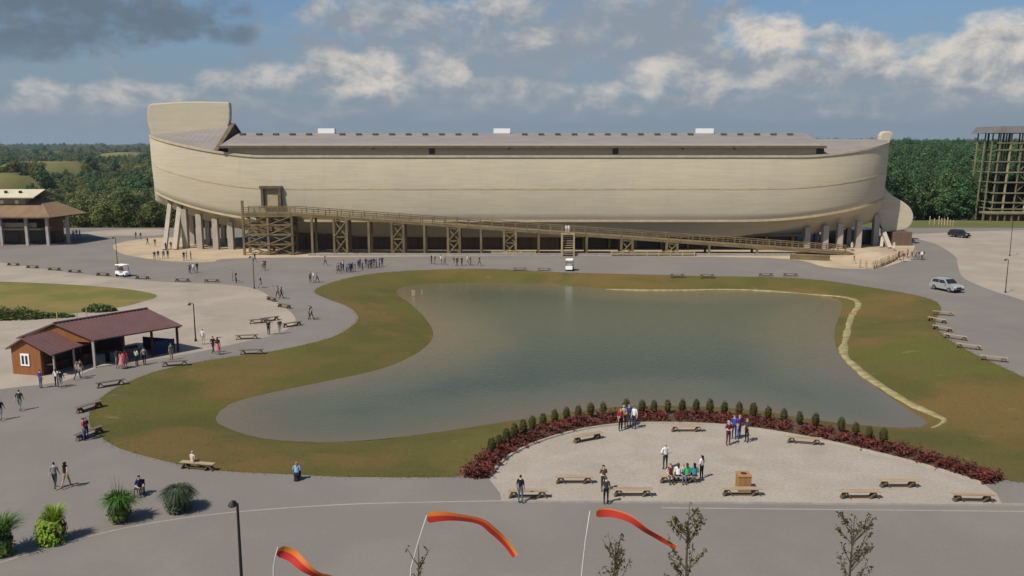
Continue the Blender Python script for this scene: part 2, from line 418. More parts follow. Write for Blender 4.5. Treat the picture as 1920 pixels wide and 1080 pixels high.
for j in range(len(ys) - 1):
    for i in range(nx - 1):
        cx, cy = (xs[i] + xs[i + 1]) / 2, (ys[j] + ys[j + 1]) / 2
        if PAVE[0] < cx < PAVE[2] and PAVE[1] < cy < PAVE[3]: continue
        gf.append((j * nx + i, j * nx + i + 1, (j + 1) * nx + i + 1, (j + 1) * nx + i))
gme = bpy.data.meshes.new('ground'); gme.from_pydata(gv, [], gf)
at = gme.attributes.new('meadow', 'FLOAT', 'POINT')
at.data.foreach_set('value', [1.0 if in_field(v[0], v[1], 1.05) else (0.55 if (v[1] < edge_y(v[0]) + 14) else 0.0) for v in gv])
gme.polygons.foreach_set('use_smooth', [True] * len(gme.polygons))
gm = bpy.data.materials.new('countryside'); gm.use_nodes = True; t = NT(gm.node_tree); b = gm.node_tree.nodes['Principled BSDF']
b.inputs['Roughness'].default_value = 0.95; b.inputs['Specular IOR Level'].default_value = 0.1
co = t.new('ShaderNodeTexCoord'); aa = t.new('ShaderNodeAttribute'); aa.attribute_name = 'meadow'
wood = t.mix(t.ramp(t.noise(co.outputs['Object'], 0.02, 8, 0.7), 0.35, 0.65), (0.028, 0.045, 0.016), (0.055, 0.075, 0.025))
mead = t.mix(t.ramp(t.noise(co.outputs['Object'], 0.05, 6, 0.6), 0.4, 0.65), (0.145, 0.145, 0.050), (0.19, 0.155, 0.065))
t.l.new(t.mix(aa.outputs['Fac'], wood, mead), b.inputs['Base Color'])
gme.materials.append(gm)
tag(mesh_obj('ground', gme), kind='structure')

# --- pavements
RECT = [(PAVE[0], PAVE[1]), (PAVE[2], PAVE[1]), (PAVE[2], PAVE[3]), (PAVE[0], PAVE[3])]
rect = []
for i in range(4):
    a = Vector(RECT[i]); c = Vector(RECT[(i + 1) % 4])
    rect += [a.lerp(c, k / 20) for k in range(20)]
sheet('pavement', [rect], [OUTER], 0.0, M_ASPH, 12)
GRAVEL = px_poly([(-420, 480), (-150, 480), (0, 492), (100, 507), (230, 522), (330, 530), (430, 534), (482, 543), (520, 566), (548, 588), (552, 606), (520, 626), (440, 645), (350, 664), (250, 680), (180, 690), (115, 716), (0, 730), (-200, 770), (-420, 800)])
sheet('gravel_yard', [GRAVEL], [], 0.004, M_GRAV)
sheet('weedy_patch', [px_poly([(-300, 528), (-100, 526), (0, 528), (120, 533), (220, 540), (280, 549), (295, 556), (270, 565), (215, 578), (100, 592), (0, 602), (-150, 610), (-300, 600)])], [], 0.012, M_WEED)
sheet('gravel_lot', [px_poly([(1700, 441), (1760, 437), (1850, 433), (1960, 431), (2100, 431), (2100, 640), (2010, 598), (1920, 564), (1850, 541), (1806, 520), (1796, 498), (1790, 480), (1755, 458)])], [], 0.004, M_GRAV)
sheet('sand_apron', [px_poly([(214, 459), (260, 449), (330, 445), (500, 452), (900, 452), (1400, 454), (1600, 452), (1700, 450), (1715, 462), (1700, 484), (1660, 500), (1600, 504), (1545, 500), (1480, 486), (1300, 481), (900, 480), (460, 484), (400, 491), (340, 491), (270, 484), (225, 474)])], [], 0.004, M_SAND)
sheet('gravel_yard', [px_poly([(135, 446), (150, 437), (220, 431), (300, 430), (300, 441), (215, 442)])], [], 0.006, M_GRAV)
INNER_PX = [(915, 896), (945, 863), (985, 839), (1050, 816), (1120, 801), (1200, 794), (1330, 796), (1440, 808), (1560, 830), (1640, 849), (1720, 869), (1790, 890), (1845, 908)]
INNER = smooth_poly([G(*p) for p in INNER_PX], 1.0, False)
PLAZA = INNER + [G(1868, 925).to_2d(), G(1880, 946).to_2d()] + [G(x, 940 + (x - 940) * 0.0075).to_2d() for x in range(1860, 930, -40)] + [G(938, 925).to_2d()]
sheet('plaza', [PLAZA], [], 0.006, M_PLAZA)
BEDOUT = smooth_poly([G(*p) for p in [(872, 891), (898, 864), (938, 832), (985, 806), (1050, 786), (1120, 774), (1200, 769), (1330, 771), (1440, 782), (1560, 800), (1640, 822), (1720, 847), (1790, 869), (1845, 889), (1882, 899)]], 1.0, False)
sheet('flower_bed', [INNER + BEDOUT[::-1]], [], 0.02, M_SOIL)
# low stone edging between bed and plaza, and the strip of concrete laid across the pavement
def ribbon(name, pts, wdt, z0, z1, m, kind='structure', zf=None, smooth=False):
    mb = MB(); rows = []
    for i, p in enumerate(pts):
        a = pts[max(i - 1, 0)]; c = pts[min(i + 1, len(pts) - 1)]; d = (Vector((c[0], c[1])) - Vector((a[0], a[1]))).normalized(); n = Vector((-d.y, d.x)) * wdt / 2
        if smooth: n = n * (1.0 + 0.75 * mnoise.noise(Vector((p[0] * .45, p[1] * .45, 2)))) * sstep(0, 12, i) * sstep(len(pts), len(pts) - 6, i) + n * .05
        zz = zf(p) if zf else 0.0
        rows.append([(p[0] - n.x, p[1] - n.y, zz + z0), (p[0] - n.x * .8, p[1] - n.y * .8, zz + z1), (p[0] + n.x * .8, p[1] + n.y * .8, zz + z1), (p[0] + n.x, p[1] + n.y, zz + z0)])
    mb.grid(rows); o = mb.build(name, m, None, smooth); o['kind'] = kind
    return o
ribbon('kerb', INNER, 0.25, 0.0, 0.10, M_PLAZA)
ribbon('kerb', [G(x, 940.5 + (x - 940) * 0.0075) for x in range(945, 1990, 20)], 0.18, 0.0, 0.10, M_CONC)
JOINT = smooth_poly([G(*p) for p in [(-60, 1075), (0, 1055), (180, 1002), (300, 978), (440, 960), (640, 946), (820, 941), (940, 939)]], 1.2, False)
ribbon('concrete_strip', JOINT, 0.12, -0.004, 0.008, M_CONC)
ribbon('concrete_strip', [G(x, 952 + (x - 1240) * 0.010) for x in range(1240, 2000, 20)], 0.12, -0.004, 0.008, M_CONC)

# --- lawn bank and pond
bank = sheet('lawn_bank', [OUTER], [], 0.0, M_GRASS, 1.6, zf=bank_z)
wm = bpy.data.materials.new('pond_water'); wm.use_nodes = True; t = NT(wm.node_tree); b = wm.node_tree.nodes['Principled BSDF']
co = t.new('ShaderNodeTexCoord'); at_ = t.new('ShaderNodeAttribute'); at_.attribute_name = 'depth'
dn = t.m('ADD', at_.outputs['Fac'], t.m('MULTIPLY', t.m('SUBTRACT', t.noise(co.outputs['Object'], 0.06, 5, 0.6), 0.5), 0.7))
c = t.mix(t.ramp(dn, 0.02, 0.35), (0.125, 0.098, 0.055), (0.095, 0.092, 0.050))
c = t.mix(t.ramp(dn, 0.3, 0.95), c, (0.047, 0.062, 0.040))
t.l.new(c, b.inputs['Base Color']); b.inputs['Roughness'].default_value = 0.16; b.inputs['IOR'].default_value = 1.33; b.inputs['Specular IOR Level'].default_value = 0.5
mp = t.new('ShaderNodeMapping'); mp.inputs['Scale'].default_value = (1.0, 1.6, 1.0); t.l.new(co.outputs['Object'], mp.inputs[0])
bp = t.new('ShaderNodeBump'); bp.inputs['Strength'].default_value = 0.30; bp.inputs['Distance'].default_value = 0.10
t.l.new(t.noise(mp.outputs[0], 1.6, 4, 0.55), bp.inputs['Height']); t.l.new(bp.outputs[0], b.inputs['Normal'])
wpoly = WATER
pond = sheet('pond', [wpoly], [], WZ, wm, 4.0)
at2 = pond.data.attributes.new('depth', 'FLOAT', 'POINT')
at2.data.foreach_set('value', [min(1.0, dist_poly(v.co, WATER) / 13.0) for v in pond.data.vertices])
# pale dried-mud berm along the far and right shore
M_BERM = mat('dry_mud', (0.20, 0.165, 0.07), (0.33, 0.275, 0.13), 0.9, bump=0.4)
BERM = smooth_poly([G(x, y, -0.75) for x, y in [(1000, 530), (1200, 539), (1400, 539), (1530, 547), (1592, 557), (1610, 568), (1597, 590), (1589, 620), (1583, 655), (1605, 680), (1640, 708), (1700, 745), (1755, 772), (1772, 784), (1745, 796)]], 1.2, False)
ribbon('shore_berm', BERM, 0.80, -0.05, 0.07, M_BERM, zf=bank_z, smooth=True)

# --- grass tufts on the bank (nobody could count them)
def tri_points(me, n, ok=lambda p: True):
    me.calc_loop_triangles(); T = me.loop_triangles; acc = []; s = 0
    for t_ in T: s += t_.area; acc.append(s)
    import bisect
    out = []
    while len(out) < n:
        t_ = T[min(bisect.bisect(acc, random.random() * s), len(T) - 1)]; a, b_ = random.random(), random.random()
        if a + b_ > 1: a, b_ = 1 - a, 1 - b_
        p0, p1, p2 = (me.vertices[i].co for i in t_.vertices); p = p0 + (p1 - p0) * a + (p2 - p0) * b_
        if ok(p): out.append(p)
    return out
M_BLADE = [leaf_mat('blade_olive', (0.150, 0.125, 0.036), (0.12, 0.12, 0.028), 0, 0.5, 0.12), leaf_mat('blade_straw', (0.34, 0.26, 0.11), (0.26, 0.20, 0.08), 0, 0.5, 0.15)]
def tufts(name, pts, h0, h1, straw=0.3, nb=3, mats=None):
    vs = []; fs = []; mi = []
    for p in pts:
        h = random.uniform(h0, h1); m = 1 if random.random() < straw * (0.4 + 1.6 * max(0, mnoise.noise(Vector((p[0] * .07, p[1] * .07, 9))) + .3)) else 0
        for k in range(nb):
            a = random.uniform(0, 6.283); r = random.uniform(0, h * .5); x = p[0] + math.cos(a) * r * .5; y = p[1] + math.sin(a) * r * .5; n = len(vs); wd = h * .16
            vs += [(x - math.sin(a) * wd, y + math.cos(a) * wd, p[2] - .02), (x + math.sin(a) * wd, y - math.cos(a) * wd, p[2] - .02), (x + math.cos(a) * h * .4, y + math.sin(a) * h * .4, p[2] + h * random.uniform(.6, 1))]
            fs.append((n, n + 1, n + 2)); mi.append(m)
    me = bpy.data.meshes.new(name); me.from_pydata(vs, [], fs)
    for m in (mats or M_BLADE): me.materials.append(m)
    me.polygons.foreach_set('material_index', mi)
    return mesh_obj(name, me)
tag(tufts('grass', tri_points(bank.data, 9000, lambda p: p.z > WZ + .1 and p.y < 170), .04, .11, .6), 'short olive and straw coloured grass on the sloping bank round the pond', 'grass', kind='stuff')
edge = []
for i in range(len(OUTER)):
    e_a, e_b = OUTER[i], OUTER[(i + 1) % len(OUTER)]
    for k in range(36):
        e_p = e_a.lerp(e_b, random.random()); edge.append((e_p[0] + random.gauss(0, .2), e_p[1] + random.gauss(0, .2), -.02))
edge = [p for p in edge if not inside(p, PLAZA)]
tag(tufts('edge_grass', edge, .05, .15, .9), 'straggling straw coloured grass fringing the edge of the lawn', 'grass', kind='stuff')
# ================================================================== THE ARK
YC = 184.0; XM = 1.5; HL = 78.0
def wood_mat(name, c1, c2, c3, rough=0.8, plank=3.2, along='X'):
    m = bpy.data.materials.new(name); m.use_nodes = True; t = NT(m.node_tree); b = m.node_tree.nodes['Principled BSDF']
    b.inputs['Roughness'].default_value = rough; b.inputs['Specular IOR Level'].default_value = 0.25
    co = t.new('ShaderNodeTexCoord'); sp = t.new('ShaderNodeSeparateXYZ'); t.l.new(co.outputs['Object'], sp.inputs[0])
    zz = t.m('MULTIPLY', sp.outputs[2], plank); row = t.m('FLOOR', zz)
    seg = t.m('FLOOR', t.m('ADD', t.m('MULTIPLY', sp.outputs[0], 0.22), t.m('MULTIPLY', row, 0.37)))
    wn = t.new('ShaderNodeTexWhiteNoise', noise_dimensions='2D'); t.l.new(t.comb(row, seg), wn.inputs[0])
    big = t.noise(co.outputs['Object'], 0.09, 6, 0.65); mp = t.new('ShaderNodeMapping'); mp.inputs['Scale'].default_value = (0.6, 0.6, 0.12); t.l.new(co.outputs['Object'], mp.inputs[0])
    runs = t.noise(mp.outputs[0], 0.8, 6, 0.65)
    c = t.mix(t.ramp(big, 0.36, 0.66), c1, c2)
    c = t.mix(t.m('MULTIPLY', t.ramp(runs, 0.52, 0.75), 0.45), c, c3)
    hs = t.new('ShaderNodeHueSaturation'); t.set(hs.inputs['Color'], c); t.set(hs.inputs['Value'], t.ramp(wn.outputs['Value'], 0, 1, 0.955, 1.04, False))
    fr = t.m('FRACT', zz); gap = t.m('LESS_THAN', fr, 0.07)
    c2_ = t.mix(t.m('MULTIPLY', gap, 0.16), hs.outputs[0], (0.10, 0.07, 0.04))
    t.l.new(c2_, b.inputs['Base Color'])
    bp = t.new('ShaderNodeBump'); bp.inputs['Strength'].default_value = 0.25; bp.inputs['Distance'].default_value = 0.012
    t.l.new(t.m('SUBTRACT', wn.outputs['Value'], t.m('MULTIPLY', gap, 2.0)), bp.inputs['Height']); t.l.new(bp.outputs[0], b.inputs['Normal'])
    return m
M_HULL = wood_mat('hull_planks', (0.525, 0.45, 0.318), (0.488, 0.424, 0.315), (0.44, 0.38, 0.285))
M_TRIM = mat('hull_trim', (0.50, 0.41, 0.26), (0.42, 0.34, 0.22), 0.6, bump=0.2)
M_ROOF = mat('ark_roof_shingle', (0.235, 0.205, 0.185), (0.205, 0.178, 0.165), 0.5, bump=0.3, bscale=6, stretch=(0.4, 1, 1))
M_EAVE = mat('eave_timber', (0.14, 0.10, 0.06), (0.10, 0.07, 0.045), 1.0)
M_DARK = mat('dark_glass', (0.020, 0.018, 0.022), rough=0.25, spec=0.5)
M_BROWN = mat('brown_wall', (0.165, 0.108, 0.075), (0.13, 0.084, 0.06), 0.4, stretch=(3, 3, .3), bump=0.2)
M_PIER = mat('pale_pier', (0.42, 0.36, 0.28), (0.36, 0.31, 0.25), 0.7, bump=0.15)
M_WHITE = mat('white_metal', (0.80, 0.80, 0.78), rough=0.5)
M_TIMB = mat('ramp_timber', (0.195, 0.143, 0.070), (0.135, 0.100, 0.052), 0.5, bump=0.3, rnd=0.18)
M_TIMB2 = mat('pale_timber', (0.42, 0.34, 0.21), (0.34, 0.265, 0.155), 0.8, bump=0.3, rnd=0.15)
M_DOOR = mat('door_timber', (0.40, 0.30, 0.17), (0.34, 0.25, 0.15), 0.8, bump=0.2)

def clampu(v): return max(0.0, min(1.0, v))
def z_sheer(t):
    if t < 0: return 19.0 + 4.4 * clampu((-t - .66) / .34) ** 1.5
    return 19.0 + 2.9 * clampu((t - .72) / .28) ** 1.6
def z_chine(t):
    if t < 0: return 6.2 + 5.6 * clampu((-t - .62) / .38) ** 1.7
    return 6.2 + 4.1 * clampu((t - .58) / .42) ** 1.9
def z_bot(t):
    if t < 0: return 2.7 + 6.6 * clampu((-t - .58) / .42) ** 1.8
    return 2.7 + 2.6 * clampu((t - .66) / .34) ** 1.8
def pw(t, p, q, lo): return max(lo, max(0.0, 1 - abs(t) ** p) ** q)
def half(t):
    e = 6.5 if t < 0 else 8.0
    return 13 * pw(t, e, .52, .045), 13 * pw(t, e - 1.5, .60, .035), 13 * .84 * pw(t * 1.01, e - 4.0, .9, .03)
def section(t):
    bt, bc, bb = half(t); zs, zc, zb = z_sheer(t), z_chine(t), z_bot(t); out = []
    for k in range(9):
        s = k / 8; out.append((bt + (bc - bt) * s + .45 * math.sin(math.pi * s) * min(1, bt / 6), zs + (zc - zs) * s))
    for k in range(1, 8):
        a = k / 7; out.append((bc + (bb - bc) * a ** .8, zc + (zb - zc) * a ** 1.12))
    out.append((bb * .45, zb - .02)); out.append((0.0, zb - .05))
    return out
ARK = thing('ark', (XM, YC, 0), 'huge tan timber ark with raised stern fin and long low roof, propped on piers', 'ark')
A0 = ARK.location.copy()
def A(): return MB(A0)
NS = 96
ts = [math.sin(math.pi / 2 * (-1 + 2 * i / NS)) for i in range(NS + 1)]
ts = [-1 + 2 * i / NS for i in range(NS + 1)]; ts = [0.5 * a + 0.5 * math.sin(math.pi / 2 * a) for a in ts]
mb = A(); rows = []
for t_ in ts:
    sec = section(t_); x = XM + t_ * HL
    rows.append([(x, YC - b_, z) for b_, z in sec] + [(x, YC + b_, z) for b_, z in sec[-2::-1]])
mb.grid(rows)
hull = mb.build('hull', M_HULL, ARK, True)
def hull_near(x, z):            # near-side surface point at x, height z
    t_ = (x - XM) / HL; sec = section(t_)
    for (b0, z0), (b1, z1) in zip(sec, sec[1:]):
        if z1 <= z <= z0: return YC - (b0 + (b1 - b0) * ((z0 - z) / max(1e-6, z0 - z1)))
    return YC - sec[0][0]
# rails along sheer, middle and chine
for side in (-1, 1):
    for nm, fn, wd, hh in (('sheer_rail', lambda t: (half(t)[0], z_sheer(t)), .35, .45), ('wale', lambda t: (half(t)[0] * .5 + half(t)[1] * .5 + .45 * min(1, half(t)[0] / 6), (z_sheer(t) + z_chine(t)) / 2), .06, .30), ('chine_rail', lambda t: (half(t)[1], z_chine(t)), .35, .40)):
        mb = A(); rws = []
        for t_ in ts[1:-1]:
            b_, z = fn(t_); x = XM + t_ * HL; y0 = YC + side * (b_ - .2); y1 = YC + side * (b_ + wd * .6)
            rws.append([(x, y0, z - hh / 2), (x, y1, z - hh / 2), (x, y1, z + hh / 2), (x, y0, z + hh / 2)])
        mb.grid(rws); mb.build(nm, M_TRIM, hull)
# cover over the hull top, aft and fore decks
xa = [XM + t_ * HL for t_ in ts]
XA1 = PY(434, 236, YC).x; XF0 = PY(1492, 262, YC).x
def deck_rows(cond, zc_):
    rws = []
    for t_ in ts:
        x = XM + t_ * HL
        if cond(x): bt = half(t_)[0]; zs = z_sheer(t_) - .05; rws.append([(x, YC - bt, zs), (x, YC, max(zs + .05, zc_(x))), (x, YC + bt, zs)])
    return rws
mb = A(); mb.grid(deck_rows(lambda x: XA1 + 1 < x < XF0 - 1, lambda x: 19.0)); mb.build('top_deck', M_ROOF, ARK)
XS = XM - HL
def z_aft(x): return 23.5 + (25.5 - 23.5) * (x - XS) / (XA1 - XS)
r_ = deck_rows(lambda x: x < XA1, z_aft); tA = (XA1 - XM) / HL
r_.append([(XA1, YC - half(tA)[0], z_sheer(tA) - .05), (XA1, YC, 25.5), (XA1, YC + half(tA)[0], z_sheer(tA) - .05)])
mb = A(); mb.grid(r_); aft = mb.build('aft_deck', M_ROOF, ARK)
mb = A(); q = r_[-1]; mb.prism([q[0], (XA1, YC - half(tA)[0], 18.9), (XA1, YC + half(tA)[0], 18.9), q[2], q[1]], (.5, 0, 0)); mb.build('aft_gable', M_EAVE, aft)
mb = A()
for s_ in (0, 2): mb.beam(Vector(q[s_]) + Vector((.35, 0, .12)), Vector(q[1]) + Vector((.35, 0, .12)), .9, .35)
mb.build('verge_board', M_EAVE, aft)
r_ = deck_rows(lambda x: x > XF0, lambda x: 22.5)
mb = A(); mb.grid(r_); fore = mb.build('fore_deck', M_ROOF, ARK)
mb = A(); q = r_[0]; mb.prism([q[0], (q[0][0], q[0][1], 18.9), (q[2][0], q[2][1], 18.9), q[2], q[1]], (-.3, 0, 0)); mb.build('fore_gable', M_BROWN, fore)
# clerestory and long roof
RX0 = PY(411, 275, 171.3).x; RX1 = PY(1549, 275, 171.3).x; RZ = 23.75; EZ = 21.05; EY = 12.7
mb = A(); mb.box(((RX0 + RX1) / 2 + .3, YC, 20.1), (RX1 - RX0 - 2.2, 23.4, 2.7)); cle = mb.build('clerestory_wall', M_HULL, ARK)
for px, ww in ((810, 1.15), (1154, 1.15), (1538, 1.5), (1280, .45), (1377, .45), (700, .4), (955, .4)):
    p = PY(px, 284, 172.2); mb = A(); mb.box((p.x, 172.26, 20.0 if ww > 1 else 20.6), (ww, .16, 1.15 if ww > 1 else .5)); mb.build('window', M_DARK, cle)
for s_ in (-1, 1):
    mb = A(); mb.prism([(RX0, YC, RZ), (RX0, YC + s_ * EY, EZ), (RX0, YC + s_ * EY, EZ - .22), (RX0, YC, RZ - .22)], (RX1 - RX0, 0, 0)); rf = mb.build('roof', M_ROOF, ARK)
    mb = A(); mb.box(((RX0 + RX1) / 2, YC + s_ * (EY + .06), EZ - .22), (RX1 - RX0 + .2, .14, .46)); mb.build('eave_board', M_EAVE, rf)
    if s_ < 0:
        for k in range(34):
            px = 455 + 31.1 * k
            if any(abs(px - b_) < 22 for b_ in (613, 941, 1321)): continue
            x = PY(px, 252, 181.8).x
            if x > RX1 - 1: continue
            mb = A(); mb.box((x, YC - 2.2, RZ - .25), (1.15, .8, .34)); mb.build('skylight', M_EAVE, rf)
for gx in (RX0 + 1.4, RX1 - 1.4):
    mb = A(); mb.prism([(gx, YC - 11.6, 21.0), (gx, YC + 11.6, 21.0), (gx, YC, RZ - .3)], (.25, 0, 0)); mb.build('gable_end', M_BROWN, ARK)
for px in (613, 941, 1321):
    x = PY(px, 245, YC).x; mb = A(); mb.box((x, YC, RZ + .42), (3.5, 1.6, 1.05)); mb.build('roof_unit', M_WHITE, ARK)
# stern fin and sternpost, bow stem and skeg: thick shaped plates on the centre line
def plate(name, pts, thick, m, parent, bev=.25):
    bm = bmesh.new(); P = smooth_poly([(PY(x, y, YC).x, PY(x, y, YC).z) for x, y in pts], .5)
    P = [p for i, p in enumerate(P) if (p - P[i - 1]).length > .05]
    vs = [bm.verts.new((p.x - A0.x, -thick / 2, p.y)) for p in P]; f = bm.faces.new(vs)
    r = bmesh.ops.extrude_face_region(bm, geom=[f]); bmesh.ops.translate(bm, vec=(0, thick, 0), verts=[v for v in r['geom'] if isinstance(v, bmesh.types.BMVert)])
    caps = [f for f in bm.faces if len(f.verts) > 10]
    bmesh.ops.bevel(bm, geom=[e for f in caps for e in f.edges], offset=bev, segments=2, affect='EDGES', profile=.6)
    bmesh.ops.triangulate(bm, faces=[f for f in bm.faces if len(f.verts) > 6]); bmesh.ops.recalc_face_normals(bm, faces=bm.faces)
    me = bpy.data.meshes.new(name); bm.to_mesh(me); bm.free(); me.materials.append(m)
    return mesh_obj(name, me, parent)
plate('stern_fin', [(281, 198), (300, 194), (350, 191), (400, 191), (427, 192), (432, 196), (433, 215), (431, 232), (420, 246), (360, 262), (318, 275), (310, 330), (322, 385), (313, 382), (303, 350), (299, 320), (294, 285), (285, 250), (279, 225)], 1.5, M_HULL, ARK)
plate('bow_stem', [(1649, 252), (1655, 247), (1665, 246), (1672, 250), (1670, 258), (1662, 275), (1655, 300), (1653, 330), (1657, 350), (1668, 364), (1688, 376), (1703, 388), (1710, 404), (1706, 420), (1694, 430), (1672, 433), (1655, 432), (1645, 410), (1638, 360), (1638, 310), (1645, 275)], 1.5, M_HULL, ARK)
# piers and props
def pier(px, y, zt, wd=1.1, py=465):
    x = (px - 960) / F * (y * math.cos(PITCH) + 20 * math.sin(PITCH)); mb = A(); mb.box((x, y, zt / 2), (wd, wd * 1.1, zt)); return mb.build('pier', M_PIER, ARK)
for px, y in ((349, 177), (376, 176), (406, 175), (434, 175), (1546, 175.5), (1573, 176), (1608, 177.5), (1512, 175), (1640, 182.5)):
    x = (px - 960) / F * (y * math.cos(PITCH) + 3.4); t_ = (x - XM) / HL; pier(px, y, z_bot(t_) + 1.6)
    if abs(t_) < .95: pier(px, 2 * YC - y, z_bot(t_) + 1.0)
for px in (362, 391, 420, 1530, 1590):
    y = YC; x = (px - 960) / F * (y * math.cos(PITCH) + 3.4); t_ = (x - XM) / HL; pier(px, y, z_bot(t_) + .3, .9)
for (x0, y0, Y0), (x1, y1, Y1), w_ in (((309, 471, 174), (321, 364, 180.5), .8), ((329, 471, 174.5), (341, 357, 179.0), .95), ((1668, 472, 176), (1655, 432, 182), .8), ((1652, 470, 178), (1656, 432, 182.5), .6)):
    a = PY(x0, y0, Y0); a.z = 0; b_ = PY(x1, y1, Y1); mb = A(); mb.beam(a, b_, w_, w_); mb.build('prop', M_PIER, ARK)
# rooms under the hull
ux0, ux1, ux2 = PY(545, 470, 174).x, PY(1042, 470, 174).x, PY(1500, 470, 174).x
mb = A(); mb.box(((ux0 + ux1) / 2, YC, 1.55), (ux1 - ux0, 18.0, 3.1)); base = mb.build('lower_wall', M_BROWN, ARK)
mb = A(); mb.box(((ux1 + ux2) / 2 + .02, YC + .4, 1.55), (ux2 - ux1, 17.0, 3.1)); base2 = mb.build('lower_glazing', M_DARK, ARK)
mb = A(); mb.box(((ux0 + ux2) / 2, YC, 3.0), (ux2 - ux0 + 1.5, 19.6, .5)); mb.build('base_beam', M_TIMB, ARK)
k = 0; x = ux1 + .3
while x < ux2:
    mb = A(); mb.box((x, 175.1, 1.5), (.5, .35, 3.0)); mb.build('mullion', M_TIMB, base2); x += 5.4
x = ux0 + 3
while x < ux1 - 2:
    mb = A(); mb.box((x, 174.93, 1.2), (.18, .16, 2.5)); mb.build('batten', M_EAVE, base)
    mb = A(); mb.box((x + 2.2, 174.92, 2.75), (1.6, .2, .3)); mb.build('wall_lamp', M_DARK, base); x += 5.8
mb = A(); p = PY(1682, 455, 184); mb.box((p.x, 184.5, 1.45), (3.9, 6.0, 2.9)); bx_ = mb.build('bow_room', M_BROWN, ARK)
mb = A(); mb.box((PY(1600, 455, 186).x, 187, 1.6), (9, 6, 3.2)); mb.build('stair_core', M_DARK, ARK)
# big door in the side
d0 = PY(489, 353, 170.6); d1 = PY(528, 389, 170.6); dz0, dz1 = d1.z, d0.z; dxm = (d0.x + d1.x) / 2; dw = d1.x - d0.x; hy = hull_near(dxm, (dz0 + dz1) / 2)
mb = A(); mb.box((dxm, hy - .02, (dz0 + dz1) / 2), (dw - .9, .5, dz1 - dz0)); door = mb.build('door', M_DOOR, ARK)
mb = A()
for s_ in (-1, 1): mb.box((dxm + s_ * (dw / 2 - .25), hy - .35, (dz0 + dz1) / 2), (.5, 1.1, dz1 - dz0))
mb.box((dxm, hy - .36, dz1 + .2), (dw + .5, 1.2, .5)); mb.build('door_frame', M_EAVE, door)
mb = A(); mb.box((dxm, hy - .29, dz0 + 1.3), (dw - 1.5, .12, 2.4)); mb.build('door_leaf', M_TIMB2, door)

# ================================================================== ENTRANCE RAMP (timber trestle)
RY0, RY1 = 165.6, 169.2
RAMP = thing('entrance_ramp', (-20, 167, 0), 'long brown timber trestle ramp rising along the ark to its side door', 'ramp'); R0 = RAMP.location.copy()
def RB(): return MB(R0)
def rx(px): return PY(px, 460, RY0).x
rt0, rt1, rend = rx(458), rx(549), rx(1602)
ZT = 8.1
def zdeck(x): return ZT if x <= rt1 else ZT + (.35 - ZT) * (x - rt1) / (rend - rt1)
for a, c in ((rt0, rt1), (rt1, rend)):
    mb = RB(); mb.prism([(a, RY0 - .2, zdeck(a)), (c, RY0 - .2, zdeck(c)), (c, RY0 - .2, zdeck(c) - .45), (a, RY0 - .2, zdeck(a) - .45)], (0, RY1 - RY0 + .4, 0)); mb.build('deck', M_TIMB, RAMP)
for y in (RY0 - .1, RY1 + .1):
    for dz, hh in ((1.15, .16), (.75, .10), (.38, .10)):
        mb = RB(); mb.beam((rt0, y, zdeck(rt0) + dz), (rt1, y, ZT + dz), .12, hh); mb.beam((rt1, y, ZT + dz), (rend, y, .35 + dz), .12, hh); mb.build('handrail', M_TIMB, RAMP)
    x = rt0
    while x < rend:
        mb = RB(); mb.box((x, y, zdeck(x) + .5), (.16, .16, 1.35)); mb.build('rail_post', M_TIMB, RAMP); x += 2.3
def post(x, y, z=None, w_=.42):
    z = zdeck(x) - .3 if z is None else z
    mb = RB(); mb.box((x, y, z / 2), (w_, w_, z)); mb.build('post', M_TIMB, RAMP)
def brace(p, q_, w_=.26):
    mb = RB(); mb.beam(p, q_, w_, w_); mb.build('brace', M_TIMB, RAMP)
# landing tower: two bays, four lifts, crossed braces
tx = [rt0, rx(504), rt1]; lv = [0.25, 2.1, 4.0, 5.9, 7.6]
for x in tx:
    for y in (RY0, RY1): post(x, y, ZT)
for y in (RY0 - .05, RY1):
    for z in lv[1:]: brace((rt0, y, z), (rt1, y, z), .3)
    for i in range(2):
        for z0, z1 in zip(lv, lv[1:]):
            brace((tx[i], y - .12, z0), (tx[i + 1], y - .12, z1), .2); brace((tx[i], y + .12, z1), (tx[i + 1], y + .12, z0), .2)
for x in tx: 
    for z in lv[1:]: brace((x, RY0, z - .2), (x, RY1, z - .2), .24)
mb = RB(); mb.box((rt0, RY0, 5.3), (.4, .4, 10.6)); mb.build('post', M_TIMB, RAMP)
mb = RB(); mb.box((rx(465), hull_near(rx(500), 8.5) - .9, ZT - .1), (.3, 1.2, .4)); mb.box(((rt0 + rt1) / 2, 170.2, ZT - .22), (rt1 - rt0, 2.6, .4)); mb.build('landing', M_TIMB, RAMP)
for px in (586, 692, 796, 902, 1010, 1100, 1330, 1420):
    for y in (RY0, RY1): post(rx(px), y)
for a_, b_ in ((627, 651), (735, 757), (840, 862), (945, 967), (1165, 1186), (1250, 1270)):
    for y in (RY0, RY1):
        xa_, xb_ = rx(a_), rx(b_); post(xa_, y); post(xb_, y); z = zdeck(xb_) - .6
        if z > 1.2:
            n = 2 if z > 3.2 else 1
            for k in range(n):
                z0, z1 = .3 + (z - .3) * k / n, .3 + (z - .3) * (k + 1) / n
                brace((xa_, y - .1, z0), (xb_, y - .1, z1), .2); brace((xa_, y + .1, z1), (xb_, y + .1, z0), .2); brace((xa_, y, z1), (xb_, y, z1), .22)
mb = RB(); mb.box(((rx(580) + rx(1490)) / 2, RY0 - .9, .22), (rx(1490) - rx(580), .5, .44)); mb.build('plinth', M_CONC, RAMP)
